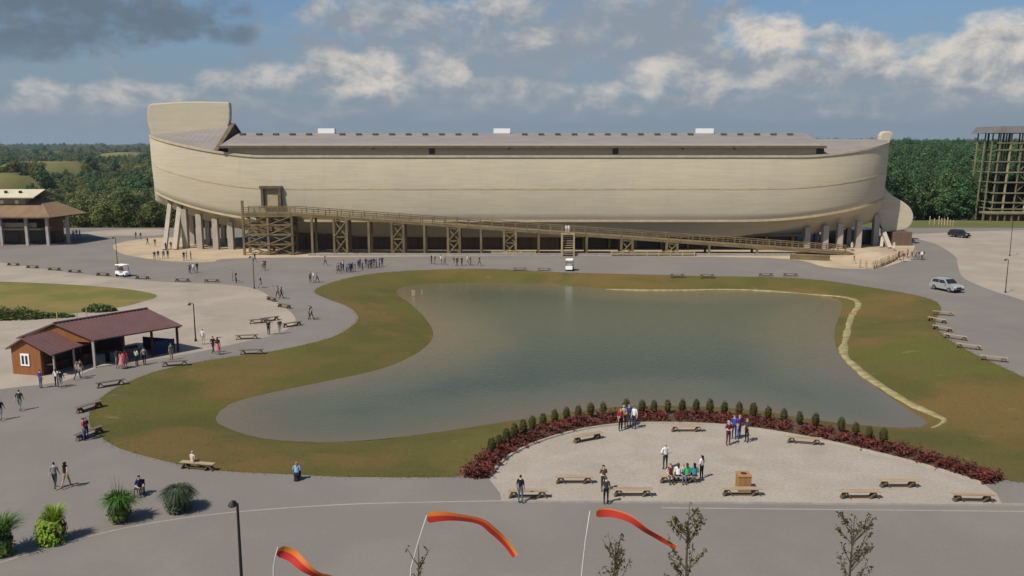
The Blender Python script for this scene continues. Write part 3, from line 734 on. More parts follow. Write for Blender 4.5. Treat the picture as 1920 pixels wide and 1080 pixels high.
# pale stair frame standing before the ramp
sx = rx(1064)
ST = thing('stair_frame', (sx, 164.6, 0), 'pale timber stair frame standing against the middle of the ramp', 'stairs')
for dx in (-1.15, 1.15):
    for y in (164.0, 165.0): mb = MB((sx, 164.6, 0)); mb.box((sx + dx, y, 2.2), (.28, .28, 4.4)); mb.build('post', M_TIMB2, ST)
for k in range(9):
    mb = MB((sx, 164.6, 0)); mb.box((sx, 164.0 + .12 * k, .35 + .42 * k), (2.1, .32, .08)); mb.build('tread', M_TIMB2, ST)
mb = MB((sx, 164.6, 0)); mb.box((sx, 164.9, 4.2), (2.6, 1.3, .18)); mb.build('platform', M_TIMB2, ST)
# low walls and stacked rails in front of the ramp
def low_rail(px0, px1, py, name, label, m, h=.9):
    a = G(px0, py); c = G(px1, py); o = thing(name, (a + c) / 2, label, 'fence'); L = (a + c) / 2
    n = max(2, int((c - a).length / 2.2))
    for k in range(n + 1): p = a.lerp(c, k / n); mb = MB(L); mb.box((p.x, p.y, h / 2), (.14, .14, h)); mb.build('post', m, o)
    for z in (h * .95, h * .6, h * .28): mb = MB(L); mb.beam((a.x, a.y, z), (c.x, c.y, z), .10, .14); mb.build('rail', m, o)
low_rail(922, 1004, 479, 'rail_fence', 'pale timber rail barrier between landing tower and stair frame', M_TIMB2)
low_rail(1146, 1302, 480, 'rail_fence', 'long pale timber rail barrier between stair frame and bow', M_TIMB2)
a = G(1481, 486); c = G(1556, 489)
LW = thing('timber_wall', (a + c) / 2, 'low wall of stacked grey brown sleepers on the sand by the bow', 'wall')
for k in range(4): mb = MB((a + c) / 2); mb.beam((a.x, a.y, .14 + .27 * k), (c.x, c.y, .14 + .27 * k), .4, .25); mb.build('sleeper', M_TIMB, LW)
# ================================================================== LODGE (left edge, two-tier roof)
M_LROOF = mat('lodge_roof', (0.21, 0.135, 0.075), (0.165, 0.105, 0.06), 0.6, bump=0.3, stretch=(1, .3, 1))
M_LTOP = mat('lodge_top_roof', (0.52, 0.47, 0.33), (0.46, 0.41, 0.29), 0.6)
M_LWALL = mat('lodge_wall', (0.20, 0.12, 0.075), (0.16, 0.095, 0.06), 0.8, stretch=(.4, .4, 3), bump=0.3)
M_LBAND = mat('lodge_porch_roof', (0.36, 0.27, 0.17), (0.31, 0.23, 0.15), 0.8)
M_LPOST = mat('lodge_post', (0.40, 0.35, 0.31), (0.34, 0.30, 0.27), 1.0)
M_LITPANE = mat('window_lit_pale', (0.75, 0.72, 0.60), rough=0.3)  # pale base colour stands in for the lit look of the windows
LX = -118.0; LO = Vector((LX, 182, 0))
LODGE = thing('lodge', LO, 'brown timber lodge with two-tier roof and porch columns at the lot edge', 'building')
def LB(): return MB(LO)
xl_, xr_ = -150.0, -101.5
mb = LB(); mb.prism([(xl_, 186.5, 0), (xr_, 186.5, 0), (-99.5, 189.0, 0), (-106, 201, 0), (xl_, 201, 0)], (0, 0, 6.5)); wall = mb.build('wall', M_LWALL, LODGE)
mb = LB(); mb.box(((xl_ + xr_) / 2, 184.4, 3.45), (xr_ - xl_ + 1.4, 4.6, .35)); mb.build('porch_roof', M_LBAND, LODGE)
mb = LB(); mb.box(((xl_ + xr_) / 2 - .4, 182.6, 4.3), (xr_ - xl_, .15, 1.0)); mb.build('balustrade', M_LBAND, LODGE)
vx = lambda px, Y: (px - 960) / F * (Y * math.cos(PITCH) + 2.5)
for s_, yy in ((0, None),):
    fe, rg, re = (-97.8, 180.6, 6.25), (-105.5, 191.0, 10.4), (-106.5, 203.0, 6.4)
    mb = LB(); mb.add([(xl_, 180.6, 6.25), fe, rg, (xl_, 191, 10.4), (xl_, 180.6, 5.95), (fe[0], fe[1], 5.95), (rg[0], rg[1], 10.1), (xl_, 191, 10.1)], [(0, 1, 2, 3), (7, 6, 5, 4), (0, 4, 5, 1), (1, 5, 6, 2), (2, 6, 7, 3), (3, 7, 4, 0)]); rf = mb.build('roof', M_LROOF, LODGE)
    mb = LB(); mb.add([(xl_, 191, 10.4), rg, re, (xl_, 203, 6.4), (xl_, 191, 10.1), (rg[0], rg[1], 10.1), (re[0], re[1], 6.1), (xl_, 203, 6.1)], [(0, 1, 2, 3), (7, 6, 5, 4), (0, 4, 5, 1), (1, 5, 6, 2), (2, 6, 7, 3), (3, 7, 4, 0)]); mb.build('roof', M_LROOF, LODGE)
    # end slope between the two verges
    mb = LB(); mb.add([(-97.8, 180.6, 6.1), (-95.5, 192, 6.2), re, rg], [(0, 1, 3), (1, 2, 3)]); mb.add([(-97.8, 180.6, 5.9), (-95.5, 192, 6.0), (re[0], re[1], 6.2), (rg[0], rg[1], 10.1)], [(0, 3, 1), (1, 3, 2)]); mb.build('roof', M_LROOF, LODGE)
# clerestory with pale lit-looking windows and its pale roof
cx1 = vx(52, 186.6)
mb = LB(); mb.box(((xl_ + cx1) / 2, 190, 9.0), (cx1 - xl_, 7.4, 2.6)); cl = mb.build('clerestory', M_LBAND, LODGE)
for px in (6, 34): x = vx(px, 186.2); mb = LB(); mb.box((x, 186.24, 9.0), (.7, .12, .8)); mb.build('window', M_LITPANE, cl)
cx2 = vx(58, 186)
for s_ in (-1, 1):
    mb = LB(); mb.prism([(xl_, 190, 11.6), (xl_, 190 + s_ * 5.0, 10.1), (xl_, 190 + s_ * 5.0, 9.9), (xl_, 190, 11.4)], (cx2 - xl_ + 1.5, 0, 0)); tr_ = mb.build('upper_roof', M_LTOP, LODGE)
    if s_ < 0:
        for px in (15, 42): x = vx(px, 187.5); mb = LB(); mb.box((x, 187.6, 11.1), (.5, .5, .6)); mb.build('roof_vent', M_DARK, tr_)
for px, h in ((0, 6), (48, 6), (87, 6), (125, 6.1)):
    Y = 181.8 if px < 100 else 186.0; x = vx(px, Y) ; mb = LB(); mb.box((x, Y, h / 2), (.55, .55, h)); mb.build('column', M_LPOST, LODGE)
for px in (8, 36): x = vx(px, 186); mb = LB(); mb.box((x, 186.45, 5.2), (1.4, .12, 1.1)); mb.build('window', M_DARK, wall)
mb = LB(); mb.box((vx(68, 186), 186.44, 5.3), (3.6, .12, 1.4)); mb.build('window', M_DARK, wall)
for px in (12, 62): x = vx(px, 186); mb = LB(); mb.box((x, 186.43, 1.3), (4.2, .14, 2.4)); mb.build('opening', M_DARK, wall)
mb = LB(); mb.beam((-101.3, 186.7, 1.35), (-99.6, 188.8, 1.35), .12, 2.5); mb.build('opening', M_DARK, wall)  # dark sheet over the end wall, its shade painted as a panel

# ================================================================== KIOSK: small red-brown hut and open-sided pavilion
M_KROOF = mat('maroon_metal_roof', (0.150, 0.078, 0.070), (0.132, 0.068, 0.062), 0.7, rough=0.45, spec=0.5)
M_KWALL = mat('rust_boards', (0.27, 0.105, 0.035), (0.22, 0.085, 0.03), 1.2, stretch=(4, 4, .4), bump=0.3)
M_KSHADE = mat('shaded_dark_boards', (0.075, 0.035, 0.028), (0.055, 0.028, 0.024), 1.2, stretch=(4, 4, .4), bump=0.3)  # darker copy of the rust boards, porch and roof shade put into colour
M_BLUE = mat('navy_sheet', (0.022, 0.032, 0.085), (0.03, 0.045, 0.11), 1.0)
def hut(name, label, corner, ang, W_, L_, ze, zr, over=.35):
    """gable end faces the camera; corner = near left foot; local x across, y along the ridge"""
    o = thing(name, corner, label, 'hut', rz=ang); return o
k0 = G(25, 701); k1 = G(79, 705)
kang = math.atan2(k1.y - k0.y, k1.x - k0.x)
HUT = thing('hut', k0, 'small rust brown board hut with white window and maroon roof', 'hut', rz=kang)
Wk = (k1 - k0).length; Lk = 5.2; ze, zr = 2.55, 3.45
mb = MB(); mb.prism([(0, 0, 0), (Wk, 0, 0), (Wk, 0, ze), (Wk / 2, 0, zr), (0, 0, ze)], (0, Lk, 0)); hw = mb.build('wall', M_KWALL, HUT)
for s_ in (-1, 1):
    ov = .35 if s_ < 0 else 1.5; dz = (zr - ze) / (Wk / 2); xe = Wk / 2 + s_ * (Wk / 2 + ov); zz = zr - dz * (Wk / 2 + ov) * (1 if s_ < 0 else .8)
    mb = MB(); mb.prism([(Wk / 2, -.3, zr + .10), (xe, -.3, zz + .10), (xe, -.3, zz), (Wk / 2, -.3, zr)], (0, Lk + .6, 0)); rf = mb.build('roof', M_KROOF, HUT)
    for k in range(10): mb = MB(); y = -.25 + (Lk + .5) * k / 9; mb.beam((Wk / 2, y, zr + .12), (xe, y, zz + .12), .05, .05); mb.build('roof_seam', M_KROOF, rf)
mb = MB(); mb.box((Wk * .47, -.04, 1.45), (.95, .08, 1.15)); wf = mb.build('window', M_WHITE, HUT)
for s_ in (-1, 1): mb = MB(); mb.box((Wk * .47 + s_ * .2, -.09, 1.45), (.22, .04, .8)); mb.build('pane', M_DARK, wf)
mb = MB(); mb.box((Wk + .04, Lk / 2, 1.15), (.08, Lk - .6, 2.2)); mb.build('serving_side', M_KSHADE, HUT)
mb = MB(); mb.box((Wk + .5, Lk / 2, 1.0), (.7, Lk - .8, .08)); mb.build('counter', M_KSHADE, HUT)
for y in (.1, Lk / 2, Lk - .1): mb = MB(); mb.box((Wk + 1.35, y, 1.1), (.13, .13, 2.2)); mb.build('porch_post', M_LPOST, HUT)

pr0, pr1 = G(100, 606, 4.3), G(276, 578, 4.3); e0, e1 = G(176, 638, 2.75), G(342, 610, 2.75)
PDIR = ((pr1 - pr0).normalized() + (e1 - e0).normalized()); PDIR.z = 0; PDIR.normalize()
PAV = thing('pavilion', (pr0 + pr1) / 2 * 1.0 - Vector((0, 0, 4.3)), 'open-sided pavilion with long maroon metal roof beside the hut', 'pavilion')
P0 = PAV.location.copy()
def PB(): return MB(P0)
f0, f1 = pr0 * 2 - e0, pr1 * 2 - e1; f0.z = f1.z = 2.75
for a_, c_ in ((e0, e1), (f0, f1)):
    mb = PB(); up = Vector((0, 0, .12)); mb.add([pr0, pr1, c_, a_, pr0 - up, pr1 - up, c_ - up, a_ - up], [(0, 1, 2, 3), (7, 6, 5, 4), (0, 4, 5, 1), (1, 5, 6, 2), (2, 6, 7, 3), (3, 7, 4, 0)]); rf = mb.build('roof', M_KROOF, PAV)
    for k in range(24):
        s_ = (k + .5) / 24; mb = PB(); mb.beam(pr0.lerp(pr1, s_) + up * .3, a_.lerp(c_, s_) + up * .3, .06, .07); mb.build('roof_seam', M_KROOF, rf)
mb = PB(); mb.beam(pr0 + Vector((0, 0, .05)), pr1 + Vector((0, 0, .05)), .35, .10); mb.build('ridge_cap', M_KROOF, PAV)
for (a_, b_, c_) in ((e0, pr0, f0), (e1, pr1, f1)):
    sh = PDIR * (.25 if a_ is e0 else -.25); mb = PB(); mb.prism([a_ + sh + Vector((0, 0, -.25)), b_ + sh + Vector((0, 0, -.25)), c_ + sh + Vector((0, 0, -.25))], PDIR * .08); mb.build('gable', M_KWALL if a_ is e0 else M_KSHADE, PAV)
for s_ in (.03, .35, .67, .97):
    for a_, c_ in ((e0, e1), (f0, f1)):
        p = a_.lerp(c_, s_); q_ = pr0.lerp(pr1, s_); p = p.lerp(q_, .10); mb = PB(); mb.box((p.x, p.y, 1.4), (.2, .2, 2.9)); mb.build('post', M_LPOST if a_ is e0 and s_ < .1 else M_KSHADE, PAV)
def pav_pt(s_, c_, z): p = e0.lerp(e1, s_).lerp(f0.lerp(f1, s_), c_); return Vector((p.x, p.y, z))
for (s0, c0, s1, c1, z0, z1, m, nm) in ((.05, .82, .95, .82, 0, 2.7, M_KSHADE, 'back_wall'), (.10, .30, .70, .30, 0, 1.05, M_KSHADE, 'counter'), (.72, .10, .97, .10, 0, 1.35, M_BLUE, 'blue_panel'), (.04, .3, .04, .82, 0, 2.6, M_KSHADE, 'end_wall'), (.965, .12, .965, .55, 0, 1.3, M_BLUE, 'blue_panel')):
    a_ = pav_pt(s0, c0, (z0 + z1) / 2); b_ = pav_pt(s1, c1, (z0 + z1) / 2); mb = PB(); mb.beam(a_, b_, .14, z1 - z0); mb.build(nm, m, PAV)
for s_ in (.2, .36, .52): a_ = pav_pt(s_, .2, .5); mb = PB(); mb.box((a_.x, a_.y, .5), (.9, .7, 1.0), .7); mb.build('display_stand', mat('grey_stand', (.10, .10, .11)), PAV)

# ================================================================== TIMBER LOOKOUT TOWER (right edge)
TY = 246.0
def tx_(px): return (px - 960) / F * (TY * math.cos(PITCH) + 2.5)
TX0 = tx_(1866); TO = Vector((TX0 + 9, TY + 6, 0))
TOW = thing('timber_tower', TO, 'tall open timber tower of posts and floors with flat roof, by the wood', 'tower')
def TB(): return MB(TO)
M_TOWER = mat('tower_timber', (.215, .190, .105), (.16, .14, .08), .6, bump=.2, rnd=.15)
bayx = [TX0 + 3.1 * i for i in range(7)]; bayy = [TY + 4.0 * j for j in range(4)]; ztop = PY(1880, 247, TY).z
def lean(x, z): return x - (12 - 12 * z / ztop) * .05 * 1.6          # posts rake outwards at the foot
fl = [PY(1880, y, TY).z for y in (392, 380, 362, 342, 323, 303, 281, 268)]
for i, x in enumerate(bayx):
    for j, y in enumerate(bayy):
        if 0 < i < 6 and 0 < j < 3 and (i + j) % 2: continue
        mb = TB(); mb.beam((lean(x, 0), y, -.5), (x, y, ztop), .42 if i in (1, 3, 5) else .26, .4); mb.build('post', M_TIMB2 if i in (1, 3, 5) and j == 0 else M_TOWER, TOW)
for z in fl:
    for y in (bayy[0] - .2, bayy[-1] + .2):
        mb = TB(); mb.beam((lean(bayx[0], z) - .8, y, z), (lean(bayx[-1], z) + .8, y, z), .3, .36); mb.build('beam', M_TOWER, TOW)
    mb = TB(); mb.box(((bayx[0] + bayx[-1]) / 2 - .3, TY + 6, z - .1), (bayx[-1] - bayx[0] - 1.5, 11.5, .16)); mb.build('floor', M_TOWER, TOW)
for k, (z0, z1) in enumerate(zip([0] + fl, fl)):
    for i in (2,):
        mb = TB(); a_, b_ = (bayx[i], bayx[i + 1]) if (i + k) % 2 else (bayx[i + 1], bayx[i]); mb.beam((lean(a_, z0), TY + .25, z0), (lean(b_, z1), TY + .25, z1), .16, .16); mb.build('brace', M_TOWER, TOW)
mb = TB(); mb.box(((bayx[0] + bayx[-1]) / 2, TY + 6, ztop + .6), (bayx[-1] - bayx[0] + 3.0, 15, 1.9), taper=.90); mb.build('roof', mat('tower_roof', (.16, .14, .14), (.13, .115, .115), .5), TOW)
mb = TB(); mb.box((tx_(1920), TY - 1.5, 2.2), (tx_(1990) - tx_(1832), 5, .5)); pf = mb.build('platform', M_TOWER, TOW)
for px in range(1834, 1990, 13): mb = TB(); mb.box((tx_(px), TY - 3.6, 1.0), (.3, .3, 2.4)); mb.build('platform_post', M_TIMB, pf)
mb = TB(); mb.box((tx_(1910), TY - .5, .9), (17, 2.5, 1.7)); mb.build('dark_base', M_EAVE, pf)

# ================================================================== palisades
def palisade(name, pts, hh, label, m, step=.75):
    P = [G(*p) for p in pts]; c = sum(P, Vector()) / len(P); o = thing(name, (c.x, c.y, 0), label, 'fence'); L = o.location.copy(); k = 0
    for a_, b_ in zip(P, P[1:]):
        n = max(1, int((b_ - a_).length / step))
        for i in range(n):
            p = a_.lerp(b_, i / n); h = hh * random.uniform(.75, 1.15); mb = MB(L); mb.tube([(p.x, p.y, -.1), (p.x + random.uniform(-.05, .05), p.y, h * .9), (p.x, p.y, h)], [.14, .13, .03], 7); mb.build('stake', m, o)
    mb = MB(L)
    for a_, b_ in zip(P, P[1:]): mb.beam((a_.x, a_.y + .16, hh * .55), (b_.x, b_.y + .16, hh * .55), .08, .12)
    mb.build('tie_rail', m, o); return o
palisade('palisade', [(1743, 421), (1760, 421), (1776, 423), (1792, 425)], 2.2, 'short row of pale upright stakes in dry grass by the wood', M_TIMB2, 1.0)
palisade('palisade', [(1612, 502), (1636, 504), (1652, 500), (1668, 493), (1684, 486), (1694, 480)], 1.5, 'curved row of pale stakes edging the sand mound below the bow', M_TIMB2, .8)
# sand mound below the bow
mb = MB(); cpos = G(1640, 484); rows = []
for i in range(9):
    rr = i / 8; rows.append([(cpos.x + math.cos(a_) * 7.5 * rr, cpos.y + math.sin(a_) * 5 * rr, 1.15 * (math.cos(rr * math.pi) + 1) / 2 + (.05 * math.sin(a_ * 5 + i) if 0 < i < 8 else 0) - .01) for a_ in [k * math.pi / 12 for k in range(25)]])
mb.grid(rows); tag(mb.build('sand_mound', M_SAND, None, True), kind='structure')

# ================================================================== LAMP POSTS
M_POLE = mat('dark_pole', (0.020, 0.019, 0.018), rough=0.5)
def lamp(x, y, h, label, arm=-.45, r=.07):
    o = thing('lamp_post', (x, y, 0), label, 'lamp post', 'lamp posts round the grounds')
    mb = MB(); mb.lathe((0, 0, 0), [(r * 2.0, 0), (r * 2.0, .25), (r * 1.1, .35), (r * .75, h)], 10); mb.build('pole', M_POLE, o)
    mb = MB(); mb.tube([(0, 0, h - .05), (arm * .5, 0, h + .12), (arm, 0, h + .10)], [.04, .04, .03], 6); mb.build('arm', M_POLE, o)
    mb = MB(); mb.lathe((arm, 0, h - .12), [(.17, 0), (.19, .05), (.10, .18), (.03, .26)], 12); hd = mb.build('lamp_head', M_POLE, o)
    mb = MB(); mb.lathe((arm, 0, h - .15), [(.14, 0), (.15, .035)], 12); mb.build('lens', mat('lamp_lens', (.5, .5, .48), rough=.3), hd)
    return o
def lamp_at(px, pt, pb, label, **k):
    p = G(px, pb); top = PY(px, pt, p.y); lamp(p.x, p.y, top.z, label, **k)
lamp_at(367, 570, 640, 'dark lamp post on the gravel beside the maroon roofed pavilion')
lamp_at(222, 446, 518, 'slim dark lamp post on the drive beside the white cart', r=.06)
lamp_at(477, 482, 541, 'slim dark lamp post at the tip of the gravel yard', r=.06)
lamp_at(1893, 408, 480, 'slim dark lamp post in the pale lot before the timber tower', r=.06)
lamp_at(1885, 487, 549, 'dark lamp post at the edge of the pale gravel lot above the road', r=.06)
p = PY(445, 944, 35.0); lamp(p.x, 35.0, p.z, 'dark lamp post rising from the pavement near the potted plants', arm=-.22, r=.075)
# ================================================================== VEHICLES
M_TYRE = mat('tyre_rubber', (.015, .015, .015), rough=.8); M_RIM = mat('rim_metal', (.35, .35, .36), rough=.35, metallic=.8)
M_LIGHT = mat('headlight_glass', (.7, .7, .7), rough=.15); M_TAIL = mat('tail_light', (.35, .02, .02), rough=.3)
def make_car(name, loc, rz, paint, label):
    o = thing(name, loc, label, 'car', rz=rz)
    # side outline (x forward) lofted across the width with tumblehome
    prof = [(-2.30, .42), (-2.34, .80), (-2.28, 1.08), (-2.10, 1.15), (-1.90, 1.70), (-1.55, 1.80), (.35, 1.80), (1.05, 1.18), (1.95, 1.06), (2.28, .90), (2.34, .60), (2.28, .38)]
    rows = []
    for yy, kx, kz in ((-.93, .99, 0), (-.96, 1.0, 0), (-.80, 1.0, .0), (0, 1.01, .03), (.80, 1.0, .0), (.96, 1.0, 0), (.93, .99, 0)):
        r = []
        for x, z in prof:
            yv = yy
            if z > 1.12: yv = yy * (1 - .20 * (z - 1.12) / .7)
            r.append((x * kx, yv, z + (kz if z > 1 else 0)))
        rows.append(r)
    mb = MB(); mb.grid(rows)
    for r in (rows[0], rows[-1]): mb.add(r, [tuple(range(len(r)))])
    mb.add([(r[0]) for r in rows] + [r[-1] for r in rows], [(i, i + 1, 8 + i, 7 + i) for i in range(6)])
    body = mb.build('body', paint, o)
    for s_ in (-1, 1):
        mb = MB(); mb.add([(x, s_ * (.965 * (1 - .20 * max(0, z - 1.12) / .7) + .006), z) for x, z in ((-1.86, 1.22), (-1.72, 1.62), (-.62, 1.66), (-.62, 1.22))], [(0, 1, 2, 3)]); mb.build('side_window', M_DARK, o)
        mb = MB(); mb.add([(x, s_ * (.965 * (1 - .20 * max(0, z - 1.12) / .7) + .006), z) for x, z in ((-.52, 1.22), (-.52, 1.66), (.25, 1.66), (.82, 1.22))], [(0, 1, 2, 3)]); mb.build('side_window', M_DARK, o)
        mb = MB(); mb.box((2.30, s_ * .68, .84), (.10, .42, .20)); mb.build('headlight', M_LIGHT, o)
        mb = MB(); mb.box((-2.31, s_ * .80, .98), (.08, .22, .30)); mb.build('tail_light', M_TAIL, o)
        mb = MB(); mb.box((.72, s_ * 1.05, 1.18), (.12, .22, .16)); mb.build('mirror', paint, o)
        for wx in (-1.40, 1.42):
            mb = MB(); mb.tube([(wx, s_ * .70, .37), (wx, s_ * .72, .37), (wx, s_ * .96, .37), (wx, s_ * .98, .37)], [.33, .37, .37, .33], 18); wh = mb.build('wheel', M_TYRE, o)
            mb = MB(); mb.tube([(wx, s_ * .93, .37), (wx, s_ * 1.0, .37)], [.24, .22], 14); mb.build('rim', M_RIM, wh)
    mb = MB(); mb.add([(.42, -.74, 1.765), (.42, .74, 1.765), (1.03, .88, 1.225), (1.03, -.88, 1.225)], [(0, 1, 2, 3)]); w_ = mb.build('windscreen', M_DARK, o); w_.location = (.03, 0, .03)
    mb = MB(); mb.add([(-1.93, -.74, 1.66), (-1.93, .74, 1.66), (-2.10, .86, 1.20), (-2.10, -.86, 1.20)], [(0, 1, 2, 3)]); w_ = mb.build('rear_window', M_DARK, o); w_.location = (-.03, 0, .01)
    mb = MB(); mb.box((2.30, 0, .72), (.12, .85, .22)); mb.build('grille', M_TYRE, o); mb = MB(); mb.box((2.31, 0, .46), (.16, 1.8, .16)); mb.build('bumper', M_TYRE, o)
    return o
p = G(1774, 545)
make_car('parked_car', (p.x, p.y, 0), R(-72), mat('silver_paint', (.30, .295, .285), rough=.3, spec=.5), 'silver sport utility car on the road beside the pond lawn')
p = G(1798, 445)
make_car('parked_car', (p.x, p.y, 0), R(-62), mat('black_paint', (.02, .02, .022), rough=.3, spec=.5), 'black utility car parked in the pale lot by the stakes')
def make_cart(loc, rz, label):
    o = thing('golf_cart', loc, label, 'cart', 'white utility carts', rz=rz)
    mb = MB(); mb.prism([(-1.15, -.58, .3), (1.15, -.58, .3), (1.2, -.58, .75), (.75, -.58, .95), (.6, -.58, .5), (-.1, -.58, .5), (-.15, -.58, .85), (-1.1, -.58, .9)], (0, 1.16, 0)); mb.build('body', M_WHITE, o)
    mb = MB(); mb.box((-.1, 0, 1.92), (1.9, 1.25, .10), taper=.94); mb.build('roof', M_WHITE, o)
    for x in (-.95, .72):
        for y in (-.54, .54): mb = MB(); mb.beam((x, y, .8), (x * .88, y, 1.9), .05); mb.build('roof_post', M_TYRE, o)
    mb = MB(); mb.box((-.4, 0, .92), (.5, 1.05, .14)); mb.box((-.68, 0, 1.2), (.12, 1.05, .5)); mb.build('seat', mat('cart_seat', (.30, .27, .22)), o)
    for x in (-.78, .82):
        for y in (-.55, .55): mb = MB(); mb.tube([(x, y - .09, .23), (x, y + .09, .23)], .23, 14); mb.build('wheel', M_TYRE, o)
    return o
p = G(231, 518); make_cart((p.x, p.y, 0), R(-25), 'white cart parked at the foot of the slim lamp post on the drive')
p = G(1068, 507); make_cart((p.x, p.y, 0), R(80), 'white cart driving on the road below the pale stair frame')

# ================================================================== BENCHES
M_TABLE = mat('table_wood', (.36, .265, .17), (.29, .21, .13), 1.5, stretch=(.6, 5, 5), rnd=.15)
M_TABLED = mat('table_frame', (.10, .065, .035), (.14, .09, .05), 1.5, rnd=.15)
M_TABLEW = mat('weathered_table_wood', (.145, .105, .075), (.11, .08, .06), 1.5, stretch=(.6, 5, 5), rnd=.25)
def make_table(top, frame):
    """long low backless bench: plank seat on splayed end trestles joined by a low rail"""
    o = bpy.data.objects.new('bench', None); COL.objects.link(o)
    for k in range(3): mb = MB(); mb.box((0, -.145 + .145 * k, .455), (2.4, .135, .045)); mb.build('seat_plank', top, o)
    for s_ in (-1, 1):
        for dx in (.98, .70):
            mb = MB(); mb.beam((s_ * (1.14 if dx > .9 else .56), 0, 0), (s_ * .86, 0, .435), .36, .07, up=(1, 0, 0)); mb.build('leg', frame, o)
        mb = MB(); mb.box((s_ * .86, 0, .405), (.10, .40, .06)); mb.build('bearer', frame, o)
    mb = MB(); mb.box((0, 0, .09), (1.2, .10, .09)); mb.build('stretcher', frame, o)
    return o
TPROTO = {}
def table(px, py, rz, label, group, kind='new'):
    if kind not in TPROTO: TPROTO[kind] = o = make_table(*{'new': (M_TABLE, M_TABLED), 'old': (M_TABLEW, M_TABLED)}[kind])
    else: o = copy_tree(TPROTO[kind])
    p = G(px, py); o.location = (p.x, p.y, .006); o.rotation_euler = (0, 0, rz); return tag(o, label, 'bench', group)
g1 = 'benches on the plaza'
table(1102, 826, R(28), 'wooden bench set askew between shrub row and empty kerb bench', g1)
table(1288, 809, 0, 'reddish wooden bench set close to the middle of the shrub row', g1)
table(1508, 832, R(-14), 'wooden bench angled along the shrub row past the blue clad group', g1)
table(1077, 906, 0, 'empty bench between the lone dark clad man and the kerb pair', g1)
table(990, 933, 0, 'bench at the kerb behind the man in dark jacket', g1)
table(1187, 930, 0, 'bench at the plaza kerb beside the standing pair', g1)
TG = table(1272, 905, 0, 'bench with a row of seated visitors in bright shirts', g1)
TB_ = table(1391, 929, 0, 'bench in front of the square wooden bin', g1)
table(1612, 934, 0, 'grey brown bench at the kerb next to the orange toned one', g1)
table(1685, 913, 0, 'orange toned bench standing back from the kerb', g1)
table(1824, 940, R(-3), 'bench at the narrow end of the plaza kerb', g1)
g2 = 'weathered benches along the yard edge'; l2 = 'weathered dark bench along the edge of the gravel yard and drive'
for px, py, a in ((25, 498, -10), (61, 503, -10), (102, 507, -10), (140, 511, -10), (193, 517, -12), (267, 523, -8), (342, 528, -4), (397, 529, -2), (509, 564, -50), (533, 577, -35), (548, 612, 40), (463, 636, 12)):
    table(px, py, R(a), l2, g2, 'old')
for px, py, a, l in ((472, 664, 10, 'dark bench on the lawn edge opposite the pavilion walk'), (328, 686, 18, 'dark bench on the lawn edge in front of the pavilion'), (208, 724, 38, 'dark bench at the lawn edge in front of the hut'), (168, 768, 65, 'dark bench at the outer bend of the lawn beyond the hut'), (371, 880, -12, 'sunlit bench on the lawn corner with one person sitting'), (168, 818, 70, 'bench at the lawn bend with two people in red and blue')):
    table(px, py, R(a), l, 'benches along the pond lawn', 'new' if px == 371 else 'old')
for px, py, a in ((487, 606, 20), (506, 602, 40)): table(px, py, R(a), 'brown bench of the pair standing inside the gravel yard', 'pair of tables in the yard', 'old')
for px, py, a in ((1768, 591, -30), (1757, 604, -60), (1767, 620, -60), (1791, 636, -45), (1816, 654, -38), (1863, 677, -30)): table(px, py, R(a), 'pale topped bench along the roadside edge of the pond lawn', 'tables along the road edge', 'new')
for px, py in ((975, 507), (1020, 508), (1270, 519), (1326, 520), (1436, 518), (1482, 518)): table(px, py, R(random.uniform(-6, 6)), 'small dark bench on the far lawn edge facing the ark', 'tables on the far lawn edge', 'old')
# square wooden bin
p = G(1393, 918); BIN = thing('litter_bin', (p.x, p.y, 0), 'square brown wooden litter bin behind a bench on the plaza', 'bin')
M_BIN = mat('bin_wood', (.36, .185, .07), (.30, .15, .06), 2.0, stretch=(4, 4, .5), bump=.2)
for k in range(4):
    for s_ in range(5):
        a_ = k * math.pi / 2; u_ = -.30 + .15 * s_; mb = MB(); mb.box((math.cos(a_) * .37 - math.sin(a_) * u_, math.sin(a_) * .37 + math.cos(a_) * u_, .50), (.04, .138, .96), a_); mb.build('slat', M_BIN, BIN)
mb = MB(); mb.box((0, 0, .5), (.66, .66, .9)); mb.build('liner', M_TYRE, BIN)
mb = MB(); mb.box((0, 0, 1.02), (.86, .86, .08), taper=.95); lid = mb.build('lid', M_BIN, BIN); mb = MB(); mb.lathe((0, 0, 1.05), [(.2, 0), (.2, .02)], 14); mb.build('opening', M_DARK, lid)

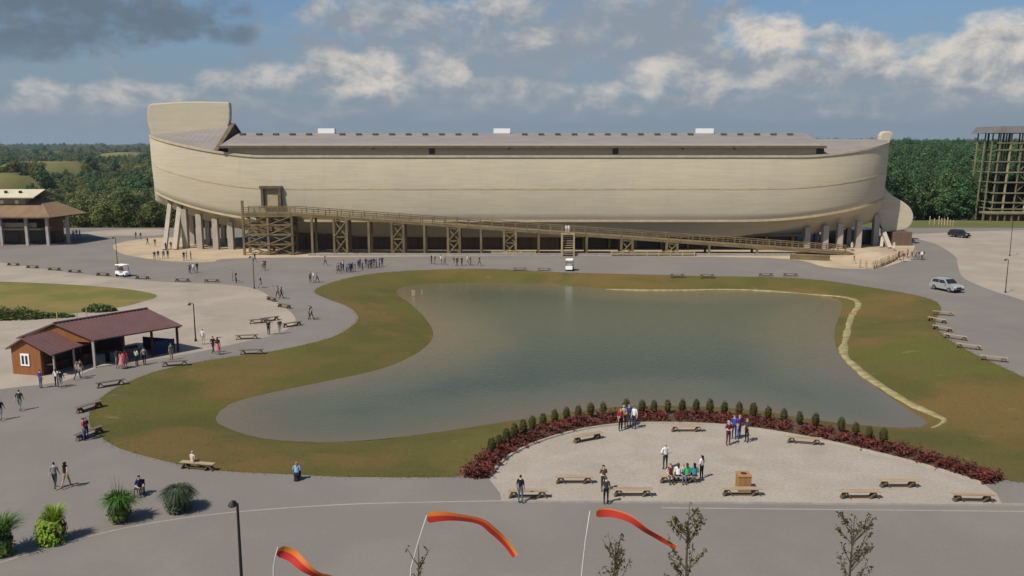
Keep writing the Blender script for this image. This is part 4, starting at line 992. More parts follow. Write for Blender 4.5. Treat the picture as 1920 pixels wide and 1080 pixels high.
# ================================================================== PLANTS
M_BARK = mat('bark', (.09, .065, .045), (.06, .045, .03), 3.0, stretch=(3, 3, .5), bump=.4)
M_LEAFA = leaf_mat('leaves_mid', (.118, .142, .036), (.155, .160, .048), .30)
M_LEAFB = leaf_mat('leaves_deep', (.048, .105, .036), (.078, .130, .046), .28)
def leaf(vs, fs, p, n, s, el=1.5):
    n = n.normalized(); a = n.orthogonal().normalized(); a = Matrix.Rotation(random.uniform(0, 6.28), 3, n) @ a; b_ = n.cross(a); i = len(vs)
    vs += [p - a * s * el, p + b_ * s * .6, p + a * s * el, p - b_ * s * .6]; fs.append((i, i + 1, i + 2, i + 3))
def make_crown(name, h, rad, z0, nclump, nleaf, ls, m, seed, cone=0.0):
    random.seed(seed); vs = []; fs = []
    for k in range(nclump):
        while True:
            q = Vector((random.uniform(-1, 1), random.uniform(-1, 1), random.uniform(-1, 1)))
            if .35 < q.length < 1: break
        hz = (q.z + 1) / 2; taper = 1 - cone * hz; c = Vector((q.x * rad * taper, q.y * rad * taper, z0 + hz * (h - z0)))
        cr = rad * random.uniform(.26, .44) * (1 - .35 * cone * hz)
        for j in range(nleaf):
            d = Vector((random.gauss(0, 1), random.gauss(0, 1), random.gauss(0, 1) * .8 + .25)).normalized(); p = c + d * cr * random.uniform(.55, 1.05)
            leaf(vs, fs, p, d + Vector((random.gauss(0, .5), random.gauss(0, .5), random.gauss(0, .5) + .3)), ls * random.uniform(.7, 1.3), 1.15)
    me = bpy.data.meshes.new(name); me.from_pydata([tuple(v) for v in vs], [], fs); me.materials.append(m); return me
def make_trunk(name, h, z1, r, seed):
    random.seed(seed); mb = MB(); mb.tube([(0, 0, -.6), (0, 0, z1 * .5), (.15, .1, z1), (.1, 0, h * .8)], [r * 1.4, r, r * .75, r * .15], 8)
    for k in range(6):
        a = random.uniform(0, 6.28); z = z1 * random.uniform(.7, 1.4); L = h * random.uniform(.2, .34); mb.tube([(0, 0, z), (math.cos(a) * L * .5, math.sin(a) * L * .5, z + L * .5), (math.cos(a) * L, math.sin(a) * L, z + L * .95)], [r * .45, r * .3, r * .08], 6)
    return mb.mesh(name, M_BARK)
TREES = []
for k, (h, rad, z0, cone, m) in enumerate([(12, 4.6, 2.0, .25, M_LEAFA), (14, 4.2, 2.0, .45, M_LEAFB), (10.5, 5.0, 1.2, .15, M_LEAFA), (15, 4.4, 3.0, .3, M_LEAFB), (11, 3.4, 1.0, .6, M_LEAFB)]):
    TREES.append((make_crown('crown', h, rad, z0, 46, 42, .36, m, 50 + k, cone), make_trunk('trunk', h, z0 + 1.5, .22, 80 + k)))
random.seed(21)
def tree(x, y, s, k, label, group):
    o = thing('broadleaf_tree', (x, y, H(x, y)), label, 'tree', group, random.uniform(0, 6.28)); o.scale = (s, s, s * random.uniform(.9, 1.15))
    mesh_obj('crown', TREES[k][0], o); mesh_obj('trunk', TREES[k][1], o); return o
near_pts = []
LOOK = ['rounded olive green', 'tall deep green', 'broad low olive green', 'tall loose dark green', 'narrow pointed dark green']
def row_trees(test, n, label, group, x0, x1, y0, y1, smin, smax, kinds):
    c = 0; tries = 0
    while c < n and tries < 6000:
        tries += 1; x = random.uniform(x0, x1); y = random.uniform(y0, y1)
        if not test(x, y) or in_field(x, y) or any((x - a) ** 2 + (y - b_) ** 2 < 24 for a, b_ in near_pts): continue
        near_pts.append((x, y)); kd = random.choice(kinds); tree(x, y, random.uniform(smin, smax), kd, LOOK[kd] + ' tree ' + label, group); c += 1
vis = lambda x, y: -.64 < x / y < -.40
row_trees(lambda x, y: vis(x, y) and y > edge_y(x) + 4, 46, 'in the front of the wood between lodge and stern', 'trees of the wood edge by the lodge', -175, -88, 226, 262, .50, .80, (0, 2, 0, 4))
row_trees(lambda x, y: vis(x, y) and y > edge_y(x) + 38, 70, 'deeper in the valley wood behind the lodge', 'trees of the valley wood', -240, -100, 262, 345, .65, .95, (0, 2, 2, 0, 1))
visr = lambda x, y: .42 < x / y < .66
row_trees(lambda x, y: visr(x, y) and y > edge_y(x) + 12, 55, 'at the foot of the wooded hill behind the bow', 'trees at the foot of the hill', 100, 190, 253, 290, .75, 1.05, (1, 3, 3))
row_trees(lambda x, y: visr(x, y), 80, 'on the slope of the wooded hill behind the bow', 'trees on the hillside', 115, 250, 290, 385, .8, 1.1, (1, 3, 1))
# the rest of the woods: one mass
pts = []; sc = []; vr = []; rot = []
def fill(y0, y1, sp, s0, s1, ratio=.80, dens=1.0):
    y = y0
    while y < y1:
        x = -ratio * y - 40
        while x < ratio * y + 40:
            a, b_ = x + random.uniform(-.45, .45) * sp, y + random.uniform(-.45, .45) * sp
            if b_ > edge_y(a) + (6 if a < 80 else 14) and not in_field(a, b_, 1.15) and random.random() < dens and not (b_ < 390 and any((a - c) ** 2 + (b_ - d) ** 2 < 22 for c, d in near_pts)):
                if not (a > 120 and b_ < 275 and a < 210):
                    pts.append((a, b_, H(a, b_) - .3)); sc.append(random.uniform(s0, s1)); k = random.random(); vr.append(random.choice((1, 3, 1)) if a > 30 else random.choice((0, 0, 2, 2, 1))); rot.append(random.uniform(0, 6.28))
            x += sp
        y += sp
fill(226, 420, 6.6, .62, .95); fill(420, 800, 8.5, .9, 1.25); fill(800, 1600, 14, 1.1, 1.6); fill(1600, 3200, 27, 1.5, 2.2, .72); fill(3200, 6600, 60, 2.0, 3.2, .68)
pm = bpy.data.meshes.new('forest'); pm.from_pydata(pts, [], [])
for nm, tp, vals in (('tscale', 'FLOAT', sc), ('trot', 'FLOAT', rot), ('tkind', 'INT', vr)): pm.attributes.new(nm, tp, 'POINT').data.foreach_set('value', vals)
fo = mesh_obj('forest', pm); tag(fo, 'dense green woodland covering the valley and hills to the horizon', 'woodland', kind='stuff')
ng = bpy.data.node_groups.new('scatter_trees', 'GeometryNodeTree')
ng.interface.new_socket('Geometry', in_out='INPUT', socket_type='NodeSocketGeometry'); ng.interface.new_socket('Geometry', in_out='OUTPUT', socket_type='NodeSocketGeometry')
gi = ng.nodes.new('NodeGroupInput'); go = ng.nodes.new('NodeGroupOutput'); jn = ng.nodes.new('GeometryNodeJoinGeometry')
def named(n_, t_):
    a = ng.nodes.new('GeometryNodeInputNamedAttribute'); a.data_type = t_; a.inputs[0].default_value = n_; return a.outputs['Attribute']
a_s, a_r, a_k = named('tscale', 'FLOAT'), named('trot', 'FLOAT'), named('tkind', 'INT')
cv = ng.nodes.new('ShaderNodeCombineXYZ'); ng.links.new(a_r, cv.inputs[2])
crowns = {}
for o in bpy.data.objects:
    if o.name.startswith('crown') and o.data.name not in crowns: crowns[o.data.name] = o
for k in range(4):
    oi = ng.nodes.new('GeometryNodeObjectInfo'); oi.inputs['Object'].default_value = crowns[TREES[k][0].name]; oi.inputs['As Instance'].default_value = True; oi.transform_space = 'ORIGINAL'
    cp = ng.nodes.new('FunctionNodeCompare'); cp.data_type = 'INT'; cp.operation = 'EQUAL'; cp.inputs[3].default_value = k; ng.links.new(a_k, cp.inputs[2])
    ip = ng.nodes.new('GeometryNodeInstanceOnPoints'); ng.links.new(gi.outputs[0], ip.inputs['Points']); ng.links.new(cp.outputs[0], ip.inputs['Selection']); ng.links.new(oi.outputs['Geometry'], ip.inputs['Instance'])
    ng.links.new(cv.outputs[0], ip.inputs['Rotation']); ng.links.new(a_s, ip.inputs['Scale']); ng.links.new(ip.outputs[0], jn.inputs[0])
ng.links.new(jn.outputs[0], go.inputs[0]); md = fo.modifiers.new('scatter', 'NODES'); md.node_group = ng

# shrub row, with dark red bedding below
random.seed(5)
M_SHRUB = leaf_mat('shrub_leaves', (.050, .055, .014), (.075, .065, .018), .2, .1, 1.5); M_RED = leaf_mat('red_bedding', (.135, .026, .018), (.090, .022, .015), .15, .1, 1.0)
def make_shrub(seed):
    random.seed(seed); vs = []; fs = []
    for j in range(420):
        d = Vector((random.gauss(0, 1), random.gauss(0, 1), random.gauss(0, 1))).normalized(); r = random.uniform(.75, 1.04); p = Vector((d.x * .36 * r, d.y * .36 * r, .58 + d.z * .52 * r)); leaf(vs, fs, p, d + Vector((random.gauss(0, .4), random.gauss(0, .4), random.gauss(0, .4))), .055, 1.2)
    me = bpy.data.meshes.new('foliage'); me.from_pydata([tuple(v) for v in vs], [], fs); me.materials.append(M_SHRUB); return me
SH = [make_shrub(300 + k) for k in range(3)]; stem_mb = MB(); stem_mb.tube([(0, 0, -.05), (.02, 0, .4), (0, .02, .75)], [.05, .04, .015], 6)
for k in range(5): a = k * 1.26; stem_mb.tube([(0, 0, .2), (math.cos(a) * .15, math.sin(a) * .15, .5), (math.cos(a) * .24, math.sin(a) * .24, .75)], [.025, .018, .008], 5)
STEM = stem_mb.mesh('stem', M_BARK)
CORE = MB(); CORE.lathe((0, 0, 0), [(.10, .10), (.24, .30), (.28, .58), (.20, .88), (.05, 1.0)], 9); COREM = CORE.mesh('inner_leaves', M_SHRUB)
random.seed(6)
SHX = [955, 968, 981, 998, 1016, 1034, 1053, 1074, 1095, 1117, 1138, 1160, 1187, 1213, 1235, 1257, 1284, 1307, 1333, 1357, 1385, 1413, 1440, 1467, 1492, 1518, 1543, 1572, 1600, 1626]
FINE = smooth_poly([G(*p) for p in INNER_PX], .08, False)
def arc_at(px, off):
    for line in (FINE,):
        best = min(range(len(line)), key=lambda i: abs(960 + line[i][0] / (line[i][1] * math.cos(PITCH) + CAMZ * math.sin(PITCH)) * F - px))
        q = line[best]; q2 = min(BEDOUT, key=lambda b_: (b_[0] - q[0]) ** 2 + (b_[1] - q[1]) ** 2); return Vector((q[0] + (q2[0] - q[0]) * off, q[1] + (q2[1] - q[1]) * off, .02))
for k, px in enumerate(SHX):
    p = arc_at(px, .72); o = thing('clipped_shrub', p, 'dark rounded shrub in the curved row round the plaza', 'shrub', 'shrub row round the plaza', random.uniform(0, 6)); s = random.uniform(.88, 1.08); o.scale = (s * .82, s * .82, s * 1.12)
    mesh_obj('foliage', SH[k % 3], o); mesh_obj('stem', STEM, o); mesh_obj('inner_leaves', COREM, o)
vs = []; fs = []
for i, q in enumerate(INNER):
    q2 = min(BEDOUT, key=lambda b_: (b_[0] - q[0]) ** 2 + (b_[1] - q[1]) ** 2); endk = abs(i / len(INNER) - .5) * 2
    for j in range(int(260 + 160 * endk ** 3)):
        s_ = random.uniform(.12, .95 if endk > .6 else .75); j2 = random.uniform(-.5, .5); p = Vector((q[0] + (q2[0] - q[0]) * s_ + j2, q[1] + (q2[1] - q[1]) * s_ + random.uniform(-.4, .4), random.uniform(.02, .42 + .15 * endk)))
        leaf(vs, fs, p, Vector((random.gauss(0, .7), random.gauss(0, .7), 1)), random.uniform(.07, .13), 1.2)
me = bpy.data.meshes.new('bedding_plants'); me.from_pydata([tuple(v) for v in vs], [], fs); me.materials.append(M_RED); tag(mesh_obj('bedding_plants', me), 'dark red low bedding plants filling the curved bed under the shrubs', 'plants', kind='stuff')

# planters
M_POT = mat('terracotta', (.20, .060, .040), (.16, .05, .035), 2.0, bump=.1)
M_BLADEG = leaf_mat('green_blades', (.065, .135, .022), (.10, .17, .03), .15, .3, 2.0); M_LIME = leaf_mat('lime_leaves', (.24, .33, .03), (.18, .28, .025), .15, .3, 2.0); M_BLUEG = leaf_mat('grey_green_blades', (.075, .10, .05), (.055, .08, .045), .15, .25, 2.0); M_PLUM = leaf_mat('plum_blades', (.06, .035, .03), (.05, .06, .03), .1, .1, 2.0)
def blades(n, h, spread, droop, wd, seed, base):
    random.seed(seed); vs = []; fs = []
    for k in range(n):
        a = random.uniform(0, 6.28); L = h * random.uniform(.6, 1.1); out = spread * random.uniform(.2, 1.0); r0 = random.uniform(0, .2); side = Vector((-math.sin(a), math.cos(a), 0)); i0 = len(vs)
        for j in range(6):
            s_ = j / 5; r = r0 + out * s_ ** 1.4; z = base + L * (s_ - droop * s_ ** 2.6); w_ = wd * (1 - s_ * .92) * (.6 + .8 * s_ * (1 - s_) * 2); p = Vector((math.cos(a) * r, math.sin(a) * r, z)); vs += [p - side * w_, p + side * w_]
        fs += [(i0 + 2 * j, i0 + 2 * j + 1, i0 + 2 * j + 3, i0 + 2 * j + 2) for j in range(5)]
    return vs, fs
def trailing(n, seed, rad, z0, z1, ls, side=None):
    random.seed(seed); vs = []; fs = []
    for k in range(n):
        a = random.uniform(0, 6.28) if side is None else random.gauss(side, .7); z = random.uniform(z0, z1); r = rad * random.uniform(.6, 1.0) * (1.1 - .3 * abs((z - z0) / (z1 - z0) - .4)); leaf(vs, fs, Vector((math.cos(a) * r, math.sin(a) * r, z)), Vector((math.cos(a), math.sin(a), random.uniform(.1, .9))), ls * random.uniform(.7, 1.3), 1.1)
    return vs, fs
def planter(px, py, label, sets, pot=True, s=1.12):
    p = G(px, py); o = thing('planter', (p.x, p.y, 0), label, 'planter', 'potted plants along the pavement'); o.scale = (s, s, s)
    mb = MB(); mb.lathe((0, 0, 0), [(.30, 0), (.36, .1), (.44, .62), (.48, .66), (.48, .74), (.41, .74), (.40, .66)], 20); mb.build('pot', M_POT, o, True)
    for nm, (vs, fs), m in sets:
        me = bpy.data.meshes.new(nm); me.from_pydata([tuple(v) for v in vs], [], fs); me.materials.append(m); mesh_obj(nm, me, o)
planter(226, 977, 'red pot with upright bright green blades, second from the round grey-green one', [('blades', blades(420, 2.1, 1.15, .75, .055, 1, .55), M_BLADEG), ('dark_spikes', blades(10, 1.7, .5, 0, .03, 2, .7), M_PLUM), ('trailing_leaves', trailing(420, 3, .62, .20, .95, .08), M_BLADEG)])
planter(336, 957, 'pot with rounded dome of grey-green grass and a lime tuft', [('grass_dome', blades(1300, 2.05, 1.05, .80, .045, 4, .45), M_BLUEG), ('lime_leaves', trailing(120, 5, .55, .25, .75, .08, 4.0), M_LIME), ('trailing_leaves', trailing(700, 15, .72, .12, 1.1, .08), M_BLUEG)])
planter(104, 1013, 'pot overflowing with lime yellow leaves and short striped blades', [('blades', blades(220, 1.8, .75, .4, .05, 6, .6), M_LIME), ('lime_leaves', trailing(700, 7, .85, .05, 1.2, .09, 4.1), M_LIME), ('dark_leaves', trailing(260, 8, .55, .25, 1.1, .07, 0.3), M_PLUM)])
planter(6, 1038, 'tall pot of arching green blades beside the pale strip, last in the row', [('blades', blades(380, 2.1, 1.2, .5, .055, 9, .6), M_BLADEG), ('lime_leaves', trailing(200, 10, .6, .05, .8, .08, 5.0), M_BLADEG), ('dark_leaves', trailing(200, 11, .55, .3, 1.0, .07), M_BLUEG)])
# weeds and bushes of the weedy patch
random.seed(77)
M_WEEDL = leaf_mat('weed_leaves', (.060, .095, .020), (.095, .12, .03), .2, .2, .8)
def bush(px, py, rx_, ry_, hh, n, label):
    p = G(px, py); o = thing('bush', (p.x, p.y, 0), label, 'bush'); vs = []; fs = []
    for k in range(n):
        a = random.uniform(0, 6.28); r = math.sqrt(random.random()); hz = hh * (1 - r * r * .7) * (.6 + .4 * mnoise.noise(Vector((math.cos(a) * r * 2, math.sin(a) * r * 2, px)))); leaf(vs, fs, Vector((math.cos(a) * r * rx_, math.sin(a) * r * ry_, hz * random.uniform(.1, 1.1))), Vector((random.gauss(0, .6), random.gauss(0, .6), 1)), random.uniform(.10, .2), 1.2)
    me = bpy.data.meshes.new('leaves'); me.from_pydata([tuple(v) for v in vs], [], fs); me.materials.append(M_WEEDL); mesh_obj('leaves', me, o)
    mb = MB()
    for k in range(14): a = k * .45; mb.tube([(math.cos(a) * rx_ * .5, math.sin(a) * ry_ * .5, 0), (math.cos(a) * rx_ * .6, math.sin(a) * ry_ * .6, hh * .6)], [.03, .01], 5)
    mb.build('stems', M_BARK, o)
bush(20, 595, 5.5, 2.2, 1.7, 2600, 'broad green weed thicket at the end of the weedy patch'); bush(186, 583, 2.2, 1.3, 1.4, 1100, 'round green bush on the weedy patch behind the pavilion roof'); bush(95, 594, 3.0, 1.2, .8, 900, 'low strip of green weeds between the thicket and the round bush'); bush(-110, 600, 5, 2.2, 1.6, 1500, 'green weed thicket at the far end of the weedy patch')
for px, py in ((108, 606), (145, 601), (163, 598)):
    p = G(px, py); mb = MB(p); mb.beam((p.x, p.y, -.05), (p.x, p.y, 1.35), .08); mb.beam((p.x, p.y, 1.3), (p.x, p.y, 1.36), .12); tag(mb.build('stake', M_TIMB2, None, loc=p), 'pale slim wooden stake behind the pavilion roof', 'stake', 'stakes behind the pavilion')
for px, py, h in ((775, 548, 1.3), (791, 546, 1.5)):
    p = G(px, py, -.7); p.z = bank_z(p); mb = MB(p); mb.beam((p.x, p.y, p.z - .1), (p.x, p.y, p.z + h), .12 if px > 780 else .55, .12); tag(mb.build('marker_post' if px > 780 else 'marker_board', M_TIMB2, None, loc=p), 'slim pale marker post at the pond shore below the blue crowd' if px > 780 else 'pale square marker board at the pond shore below the blue crowd', 'marker')

# ================================================================== STREAMER FLAGS on bent poles
M_FRED = leaf_mat('flag_red', (.62, .045, .035), (.52, .035, .03), .05, .35); M_FOR = leaf_mat('flag_orange', (.78, .26, .04), (.74, .20, .035), .05, .35); M_FPOLE = mat('flag_pole', (.55, .53, .50), rough=.5)
def flag(top, base_px, sag, label, wd, Yd, cut=.42):
    tp = PY(top[0], top[1], Yd); low = PY(base_px[0], base_px[1], Yd); dirv = (low - tp); foot = Vector((low.x + dirv.x * .55, Yd, 0))
    o = thing('streamer_flag', foot, label, 'flag', 'streamer flags on bent poles')
    mb = MB(foot); P = [foot, foot.lerp(low, .6) + Vector((-.06, 0, 0)), low, low.lerp(tp, .5) + Vector((-.02, 0, 0)), tp]; mb.tube(P, [.035, .032, .026, .020, .012], 8); mb.build('pole', M_FPOLE, o, True)
    C = [PY(x, y, Yd) for x, y in sag]; L = smooth_poly([(c.x, c.z) for c in C], .15, False); n = len(L)
    for nm, m, f0_, f1_ in (('orange_stripe', M_FOR, 0.0, cut), ('red_stripe', M_FRED, cut, 1.0)):
        rows = []
        for i, q in enumerate(L):
            s_ = i / (n - 1); a = L[max(i - 1, 0)]; b_ = L[min(i + 1, n - 1)]; d = (b_ - a).normalized(); nn = Vector((-d.y, d.x)); tw = math.sin(s_ * 7 + top[0]) * .35; w_ = wd * (1 - .45 * s_) * (1 if s_ > .04 else .6)
            row = []
            for k in range(4):
                f = f0_ + (f1_ - f0_) * k / 3; off = (.5 - f) * w_; row.append((q.x + nn.x * off * math.cos(tw), Yd + off * math.sin(tw) * 1.2 + .12 * math.sin(s_ * 9), q.y + nn.y * off * math.cos(tw)))
            rows.append(row)
        mb = MB(foot); mb.grid(rows); mb.build(nm, m, o, True, normals=False)
flag((800, 966), (771, 1064), [(801, 971), (850, 971), (900, 975), (925, 995), (950, 1023), (966, 1044)], 'orange and red streamer flag trailing from its pole, between the other two', .40, 29.5)
flag((1106, 958), (1092, 1064), [(1118, 963), (1150, 965), (1185, 974), (1215, 996), (1245, 1016), (1268, 1028)], 'mostly red streamer flag beside the leafy sapling', .32, 29.5, .15)
flag((521, 1026), (513, 1064), [(520, 1034), (545, 1044), (575, 1062), (600, 1080), (630, 1092)], 'orange and red streamer flag nearest the dark lamp post', .48, 28.0)

# ================================================================== SAPLINGS in the foreground (tops only in view)
M_SAPL = leaf_mat('sapling_leaves', (.115, .115, .035), (.085, .065, .03), .15, .35, 3.0)
def sapling(px, py, Yd, rad, n, label, seed):
    random.seed(seed); tp = PY(px, py, Yd); h = tp.z; o = thing('sapling', (tp.x, Yd, 0), label, 'tree', 'young trees before the pavement')
    mb = MB(); mb.tube([(0, 0, 0), (.06, .03, h * .4), (-.04, 0, h * .75), (0, 0, h)], [.09, .07, .04, .008], 8); tips = [(Vector((0, 0, h * .7)), Vector((0, 0, h)))]
    for k in range(26):
        z = h * random.uniform(.45, .94); a = random.uniform(0, 6.28); L = rad * random.uniform(.5, 1.1) * (1.25 - .6 * (z / h)); e = Vector((math.cos(a) * L, math.sin(a) * L, z + L * random.uniform(1.0, 1.9))); e.z = min(e.z, h * 1.0)
        mb.tube([(0, 0, z), ((e.x) * .5, e.y * .5, z + (e.z - z) * .45), tuple(e)], [.022, .014, .005], 5); tips.append((Vector((0, 0, z)), e))
    mb.build('trunk', M_BARK, o); vs = []; fs = []
    for k in range(n):
        a, b_ = random.choice(tips); s_ = random.uniform(.35, 1.02); p = a.lerp(b_, s_) + Vector((random.gauss(0, .05), random.gauss(0, .05), random.gauss(0, .06))); leaf(vs, fs, p, Vector((random.gauss(0, 1), random.gauss(0, 1), random.gauss(0, .6))), random.uniform(.032, .066), 1.6)
    me = bpy.data.meshes.new('leaves'); me.from_pydata([tuple(v) for v in vs], [], fs); me.materials.append(M_SAPL); mesh_obj('leaves', me, o)
sapling(1293, 945, 28.5, .95, 900, 'leafy olive sapling at the tail of the red streamer flag', 1); sapling(1155, 1012, 27.5, .8, 420, 'small brownish sapling below the mostly red streamer flag', 2); sapling(1603, 965, 28.5, .9, 520, 'sparse thin sapling before the plaza bench with grey brown planks', 3); sapling(785, 1022, 27.5, .6, 110, 'nearly bare sapling at the foot of a flag pole', 4)
# ================================================================== PEOPLE
SKIN = [mat('skin_light', (.52, .34, .25), rough=.6), mat('skin_tan', (.40, .25, .17), rough=.6), mat('skin_dark', (.16, .09, .06), rough=.6)]
CLOTH = {}
def cloth(name, c):
    if name not in CLOTH: CLOTH[name] = mat('cloth_' + name, c, tuple(x * .8 for x in c), 6.0, rough=.9, spec=.1)
    return CLOTH[name]
CC = {'white': (.72, .71, .69), 'black': (.018, .018, .02), 'navy': (.03, .035, .09), 'blue': (.05, .08, .32), 'sky': (.25, .42, .62), 'teal': (.05, .22, .26), 'green': (.06, .36, .15), 'red': (.42, .035, .04), 'pink': (.62, .20, .20), 'maroon': (.13, .03, .05), 'grey': (.22, .22, .23), 'khaki': (.34, .27, .18), 'denim': (.10, .13, .20), 'purple': (.10, .05, .24), 'brown': (.12, .075, .05), 'charcoal': (.05, .05, .055), 'cream': (.56, .50, .40)}
HAIR = {'black': (.015, .012, .01), 'brown': (.07, .04, .025), 'blond': (.30, .20, .09), 'grey': (.32, .31, .30)}
def body_mesh(pose, seed=0, longhair=False, skirt=False):
    """one skinned figure, 1.72 m, facing -Y; slots: skin, top, trousers, hair, shoes"""
    J = {}; E = []; RAD = {}; REG = {}
    def j(n, p, r, reg, par=None):
        J[n] = Vector(p); RAD[n] = r; REG[n] = reg
        if par: E.append((par, n))
    sit = pose.startswith('sit'); dz = -.47 if sit else 0.0; lean = -.10 if pose == 'sit_lean' else (-.03 if pose.startswith('walk') else 0)
    def up(x, y, z): return (x, y + lean * (z - .9) * 1.0, z + dz)
    j('pelvis', up(0, 0, .96), (.155, .115), 2); j('waist', up(0, 0, 1.10), (.135, .10), 1, 'pelvis'); j('chest', up(0, -.01, 1.28), (.165, .115), 1, 'waist'); j('collar', up(0, 0, 1.42), (.10, .08), 1, 'chest')
    j('neck', up(0, -.005, 1.495), (.052, .052), 0, 'collar'); j('jaw', up(0, -.02, 1.565), (.066, .078), 0, 'neck'); j('head', up(0, -.012, 1.64), (.078, .096), 0, 'jaw'); j('crown', up(0, .0, 1.70), (.055, .068), 3, 'head')
    sw = {'walk1': .24, 'walk2': -.24}.get(pose, 0.0)
    for s, nm in ((-1, 'r'), (1, 'l')):
        a = sw * s
        j('sho' + nm, up(.165 * s, 0, 1.40), .062, 1, 'collar')
        if pose == 'hips': el, wr, ha = (.33 * s, .06, 1.15), (.19 * s, -.03, 1.00), (.15 * s, -.07, .99)
        elif pose == 'hold': el, wr, ha = (.22 * s, .03, 1.14), (.14 * s, -.18, 1.10), (.09 * s, -.25, 1.12)
        elif sit: el, wr, ha = (.22 * s, -.02, 1.14), (.15 * s, -.26, 1.06), (.12 * s, -.33, 1.05)
        else: el, wr, ha = (.215 * s, .03 + a * .35, 1.13), (.23 * s, -.04 + a * .8, .90), (.225 * s, -.06 + a * .95, .81)
        j('elb' + nm, up(*el), .044, 1 if seed % 3 else 0, 'sho' + nm); j('wri' + nm, up(*wr), .030, 0, 'elb' + nm); j('han' + nm, up(*ha), (.034, .028), 0, 'wri' + nm)
        j('hip' + nm, up(.088 * s, 0, .90), (.088, .09), 2, 'pelvis')
        if sit: kn, an, to = (.10 * s, -.44, .95), (.10 * s, -.46, .55), (.11 * s, -.60, .51)
        elif pose.startswith('walk'):
            b = -a; kn, an, to = (.09 * s, b * .55 - .04, .50), (.09 * s, b * 1.35 + .03, .10 if b < 0 else .15), (.10 * s, b * 1.35 - .12, .04 if b < 0 else .06)
        else: kn, an, to = (.10 * s, -.015, .50), (.105 * s, .02, .09), (.12 * s, -.13, .035)
        j('kne' + nm, up(*kn), .058, 2 if not skirt else 0, 'hip' + nm); j('ank' + nm, up(*an), .040, 4 if not skirt else 0, 'kne' + nm); j('toe' + nm, up(*to), (.042, .032), 4, 'ank' + nm)
    names = list(J); me = bpy.data.meshes.new('tmp'); me.from_pydata([J[n] for n in names], [(names.index(a), names.index(b)) for a, b in E], [])
    ob = bpy.data.objects.new('tmp', me); COL.objects.link(ob); md = ob.modifiers.new('skin', 'SKIN'); md.use_smooth_shade = True; sv = me.skin_vertices
    if not sv:
        bm = bmesh.new(); bm.from_mesh(me); bm.verts.layers.skin.verify(); bm.to_mesh(me); bm.free(); sv = me.skin_vertices
    for i, n in enumerate(names):
        r = RAD[n]; sv[0].data[i].radius = r if isinstance(r, tuple) else (r, r); sv[0].data[i].use_root = (n == 'pelvis')
    ob.modifiers.new('sub', 'SUBSURF').levels = 1
    dg = bpy.context.evaluated_depsgraph_get(); dg.update(); out = bpy.data.meshes.new_from_object(ob.evaluated_get(dg)); bpy.data.objects.remove(ob)
    bm = bmesh.new(); bm.from_mesh(out)
    segs = [(J[a], J[b], REG[b] if not (b.startswith('sho') or b.startswith('hip')) else (1 if b.startswith('sho') else 2), a, b) for a, b in E]
    for f in bm.faces:
        c = f.calc_center_median(); best = None; bd = 1e9
        for p, q, reg, a, b in segs:
            d = q - p; t = max(0, min(1, (c - p).dot(d) / d.length_squared)); dd = (c - (p + d * t)).length
            if dd < bd: bd = dd; best = (reg, t, a, b)
        reg, t, a, b = best
        if b.startswith('kne'): reg = 2
        if b.startswith('ank'): reg = (0 if skirt else 2) if t < .9 else 4
        if b == 'neck': reg = 1 if t < .35 else 0
        if b == 'waist': reg = 2 if t < .25 else 1
        hc = J['head']
        if c.z > hc.z - .06 and (c.y > hc.y + .005 or c.z > hc.z + .055): reg = 3
        f.material_index = reg; f.smooth = True
    def prism(p, q, r0, r1, mi, n=5):
        p = Vector(p); q = Vector(q); d = (q - p).normalized(); a = d.orthogonal().normalized(); b = d.cross(a); lo = []; hi = []
        for k in range(n):
            t = 6.2832 * k / n; o = a * math.cos(t) + b * math.sin(t); lo.append(bm.verts.new(p + o * r0)); hi.append(bm.verts.new(q + o * r1))
        fs = [bm.faces.new((lo[k], lo[(k + 1) % n], hi[(k + 1) % n], hi[k])) for k in range(n)] + [bm.faces.new(lo[::-1]), bm.faces.new(hi)]
        for f in fs: f.material_index = mi
    # fingers and thumb, nose, ears, eyes
    for s, nm in ((-1, 'r'), (1, 'l')):
        w_, h_ = J['wri' + nm], J['han' + nm]; d = (h_ - w_).normalized(); side = d.cross(Vector((1, 0, 0)) if abs(d.x) < .8 else Vector((0, 0, 1))).normalized(); inn = side.cross(d)
        for k, L in enumerate((.068, .078, .072, .055)):
            b0 = h_ + d * .012 + side * (.027 - .018 * k); b1 = b0 + d * L * .55; prism(b0, b1, .0095, .009, 0); prism(b1, b1 + (d * .8 + inn * .5 * -s) * L * .5, .009, .006, 0)
        prism(h_ - d * .03 + side * .03, h_ + d * .02 + side * .062, .012, .008, 0)
    hd = J['head']; prism(hd + Vector((0, -.088, .005)), hd + Vector((0, -.122, -.022)), .010, .013, 0)
    for s in (-1, 1):
        prism(hd + Vector((.070 * s, .0, -.015)), hd + Vector((.094 * s, .012, -.01)), .024, .018, 0); prism(hd + Vector((.032 * s, -.080, .018)), hd + Vector((.032 * s, -.096, .018)), .011, .008, 3)
    prism(hd + Vector((-.02, -.083, -.052)), hd + Vector((.02, -.083, -.052)), .008, .008, 0)
    if longhair:
        c = hd; prism(c + Vector((0, .05, .03)), c + Vector((0, .085, -.25)), .085, .06, 3, 8)
    if skirt:
        pz = J['pelvis']; prism(pz + Vector((0, 0, .10)), pz + Vector((0, 0, -.50)), .13, .27, 2, 14)
    out2 = bpy.data.meshes.new('body'); bm.to_mesh(out2); bm.free()
    for k in range(5): out2.materials.append(SKIN[0])
    return out2
POSES = {}
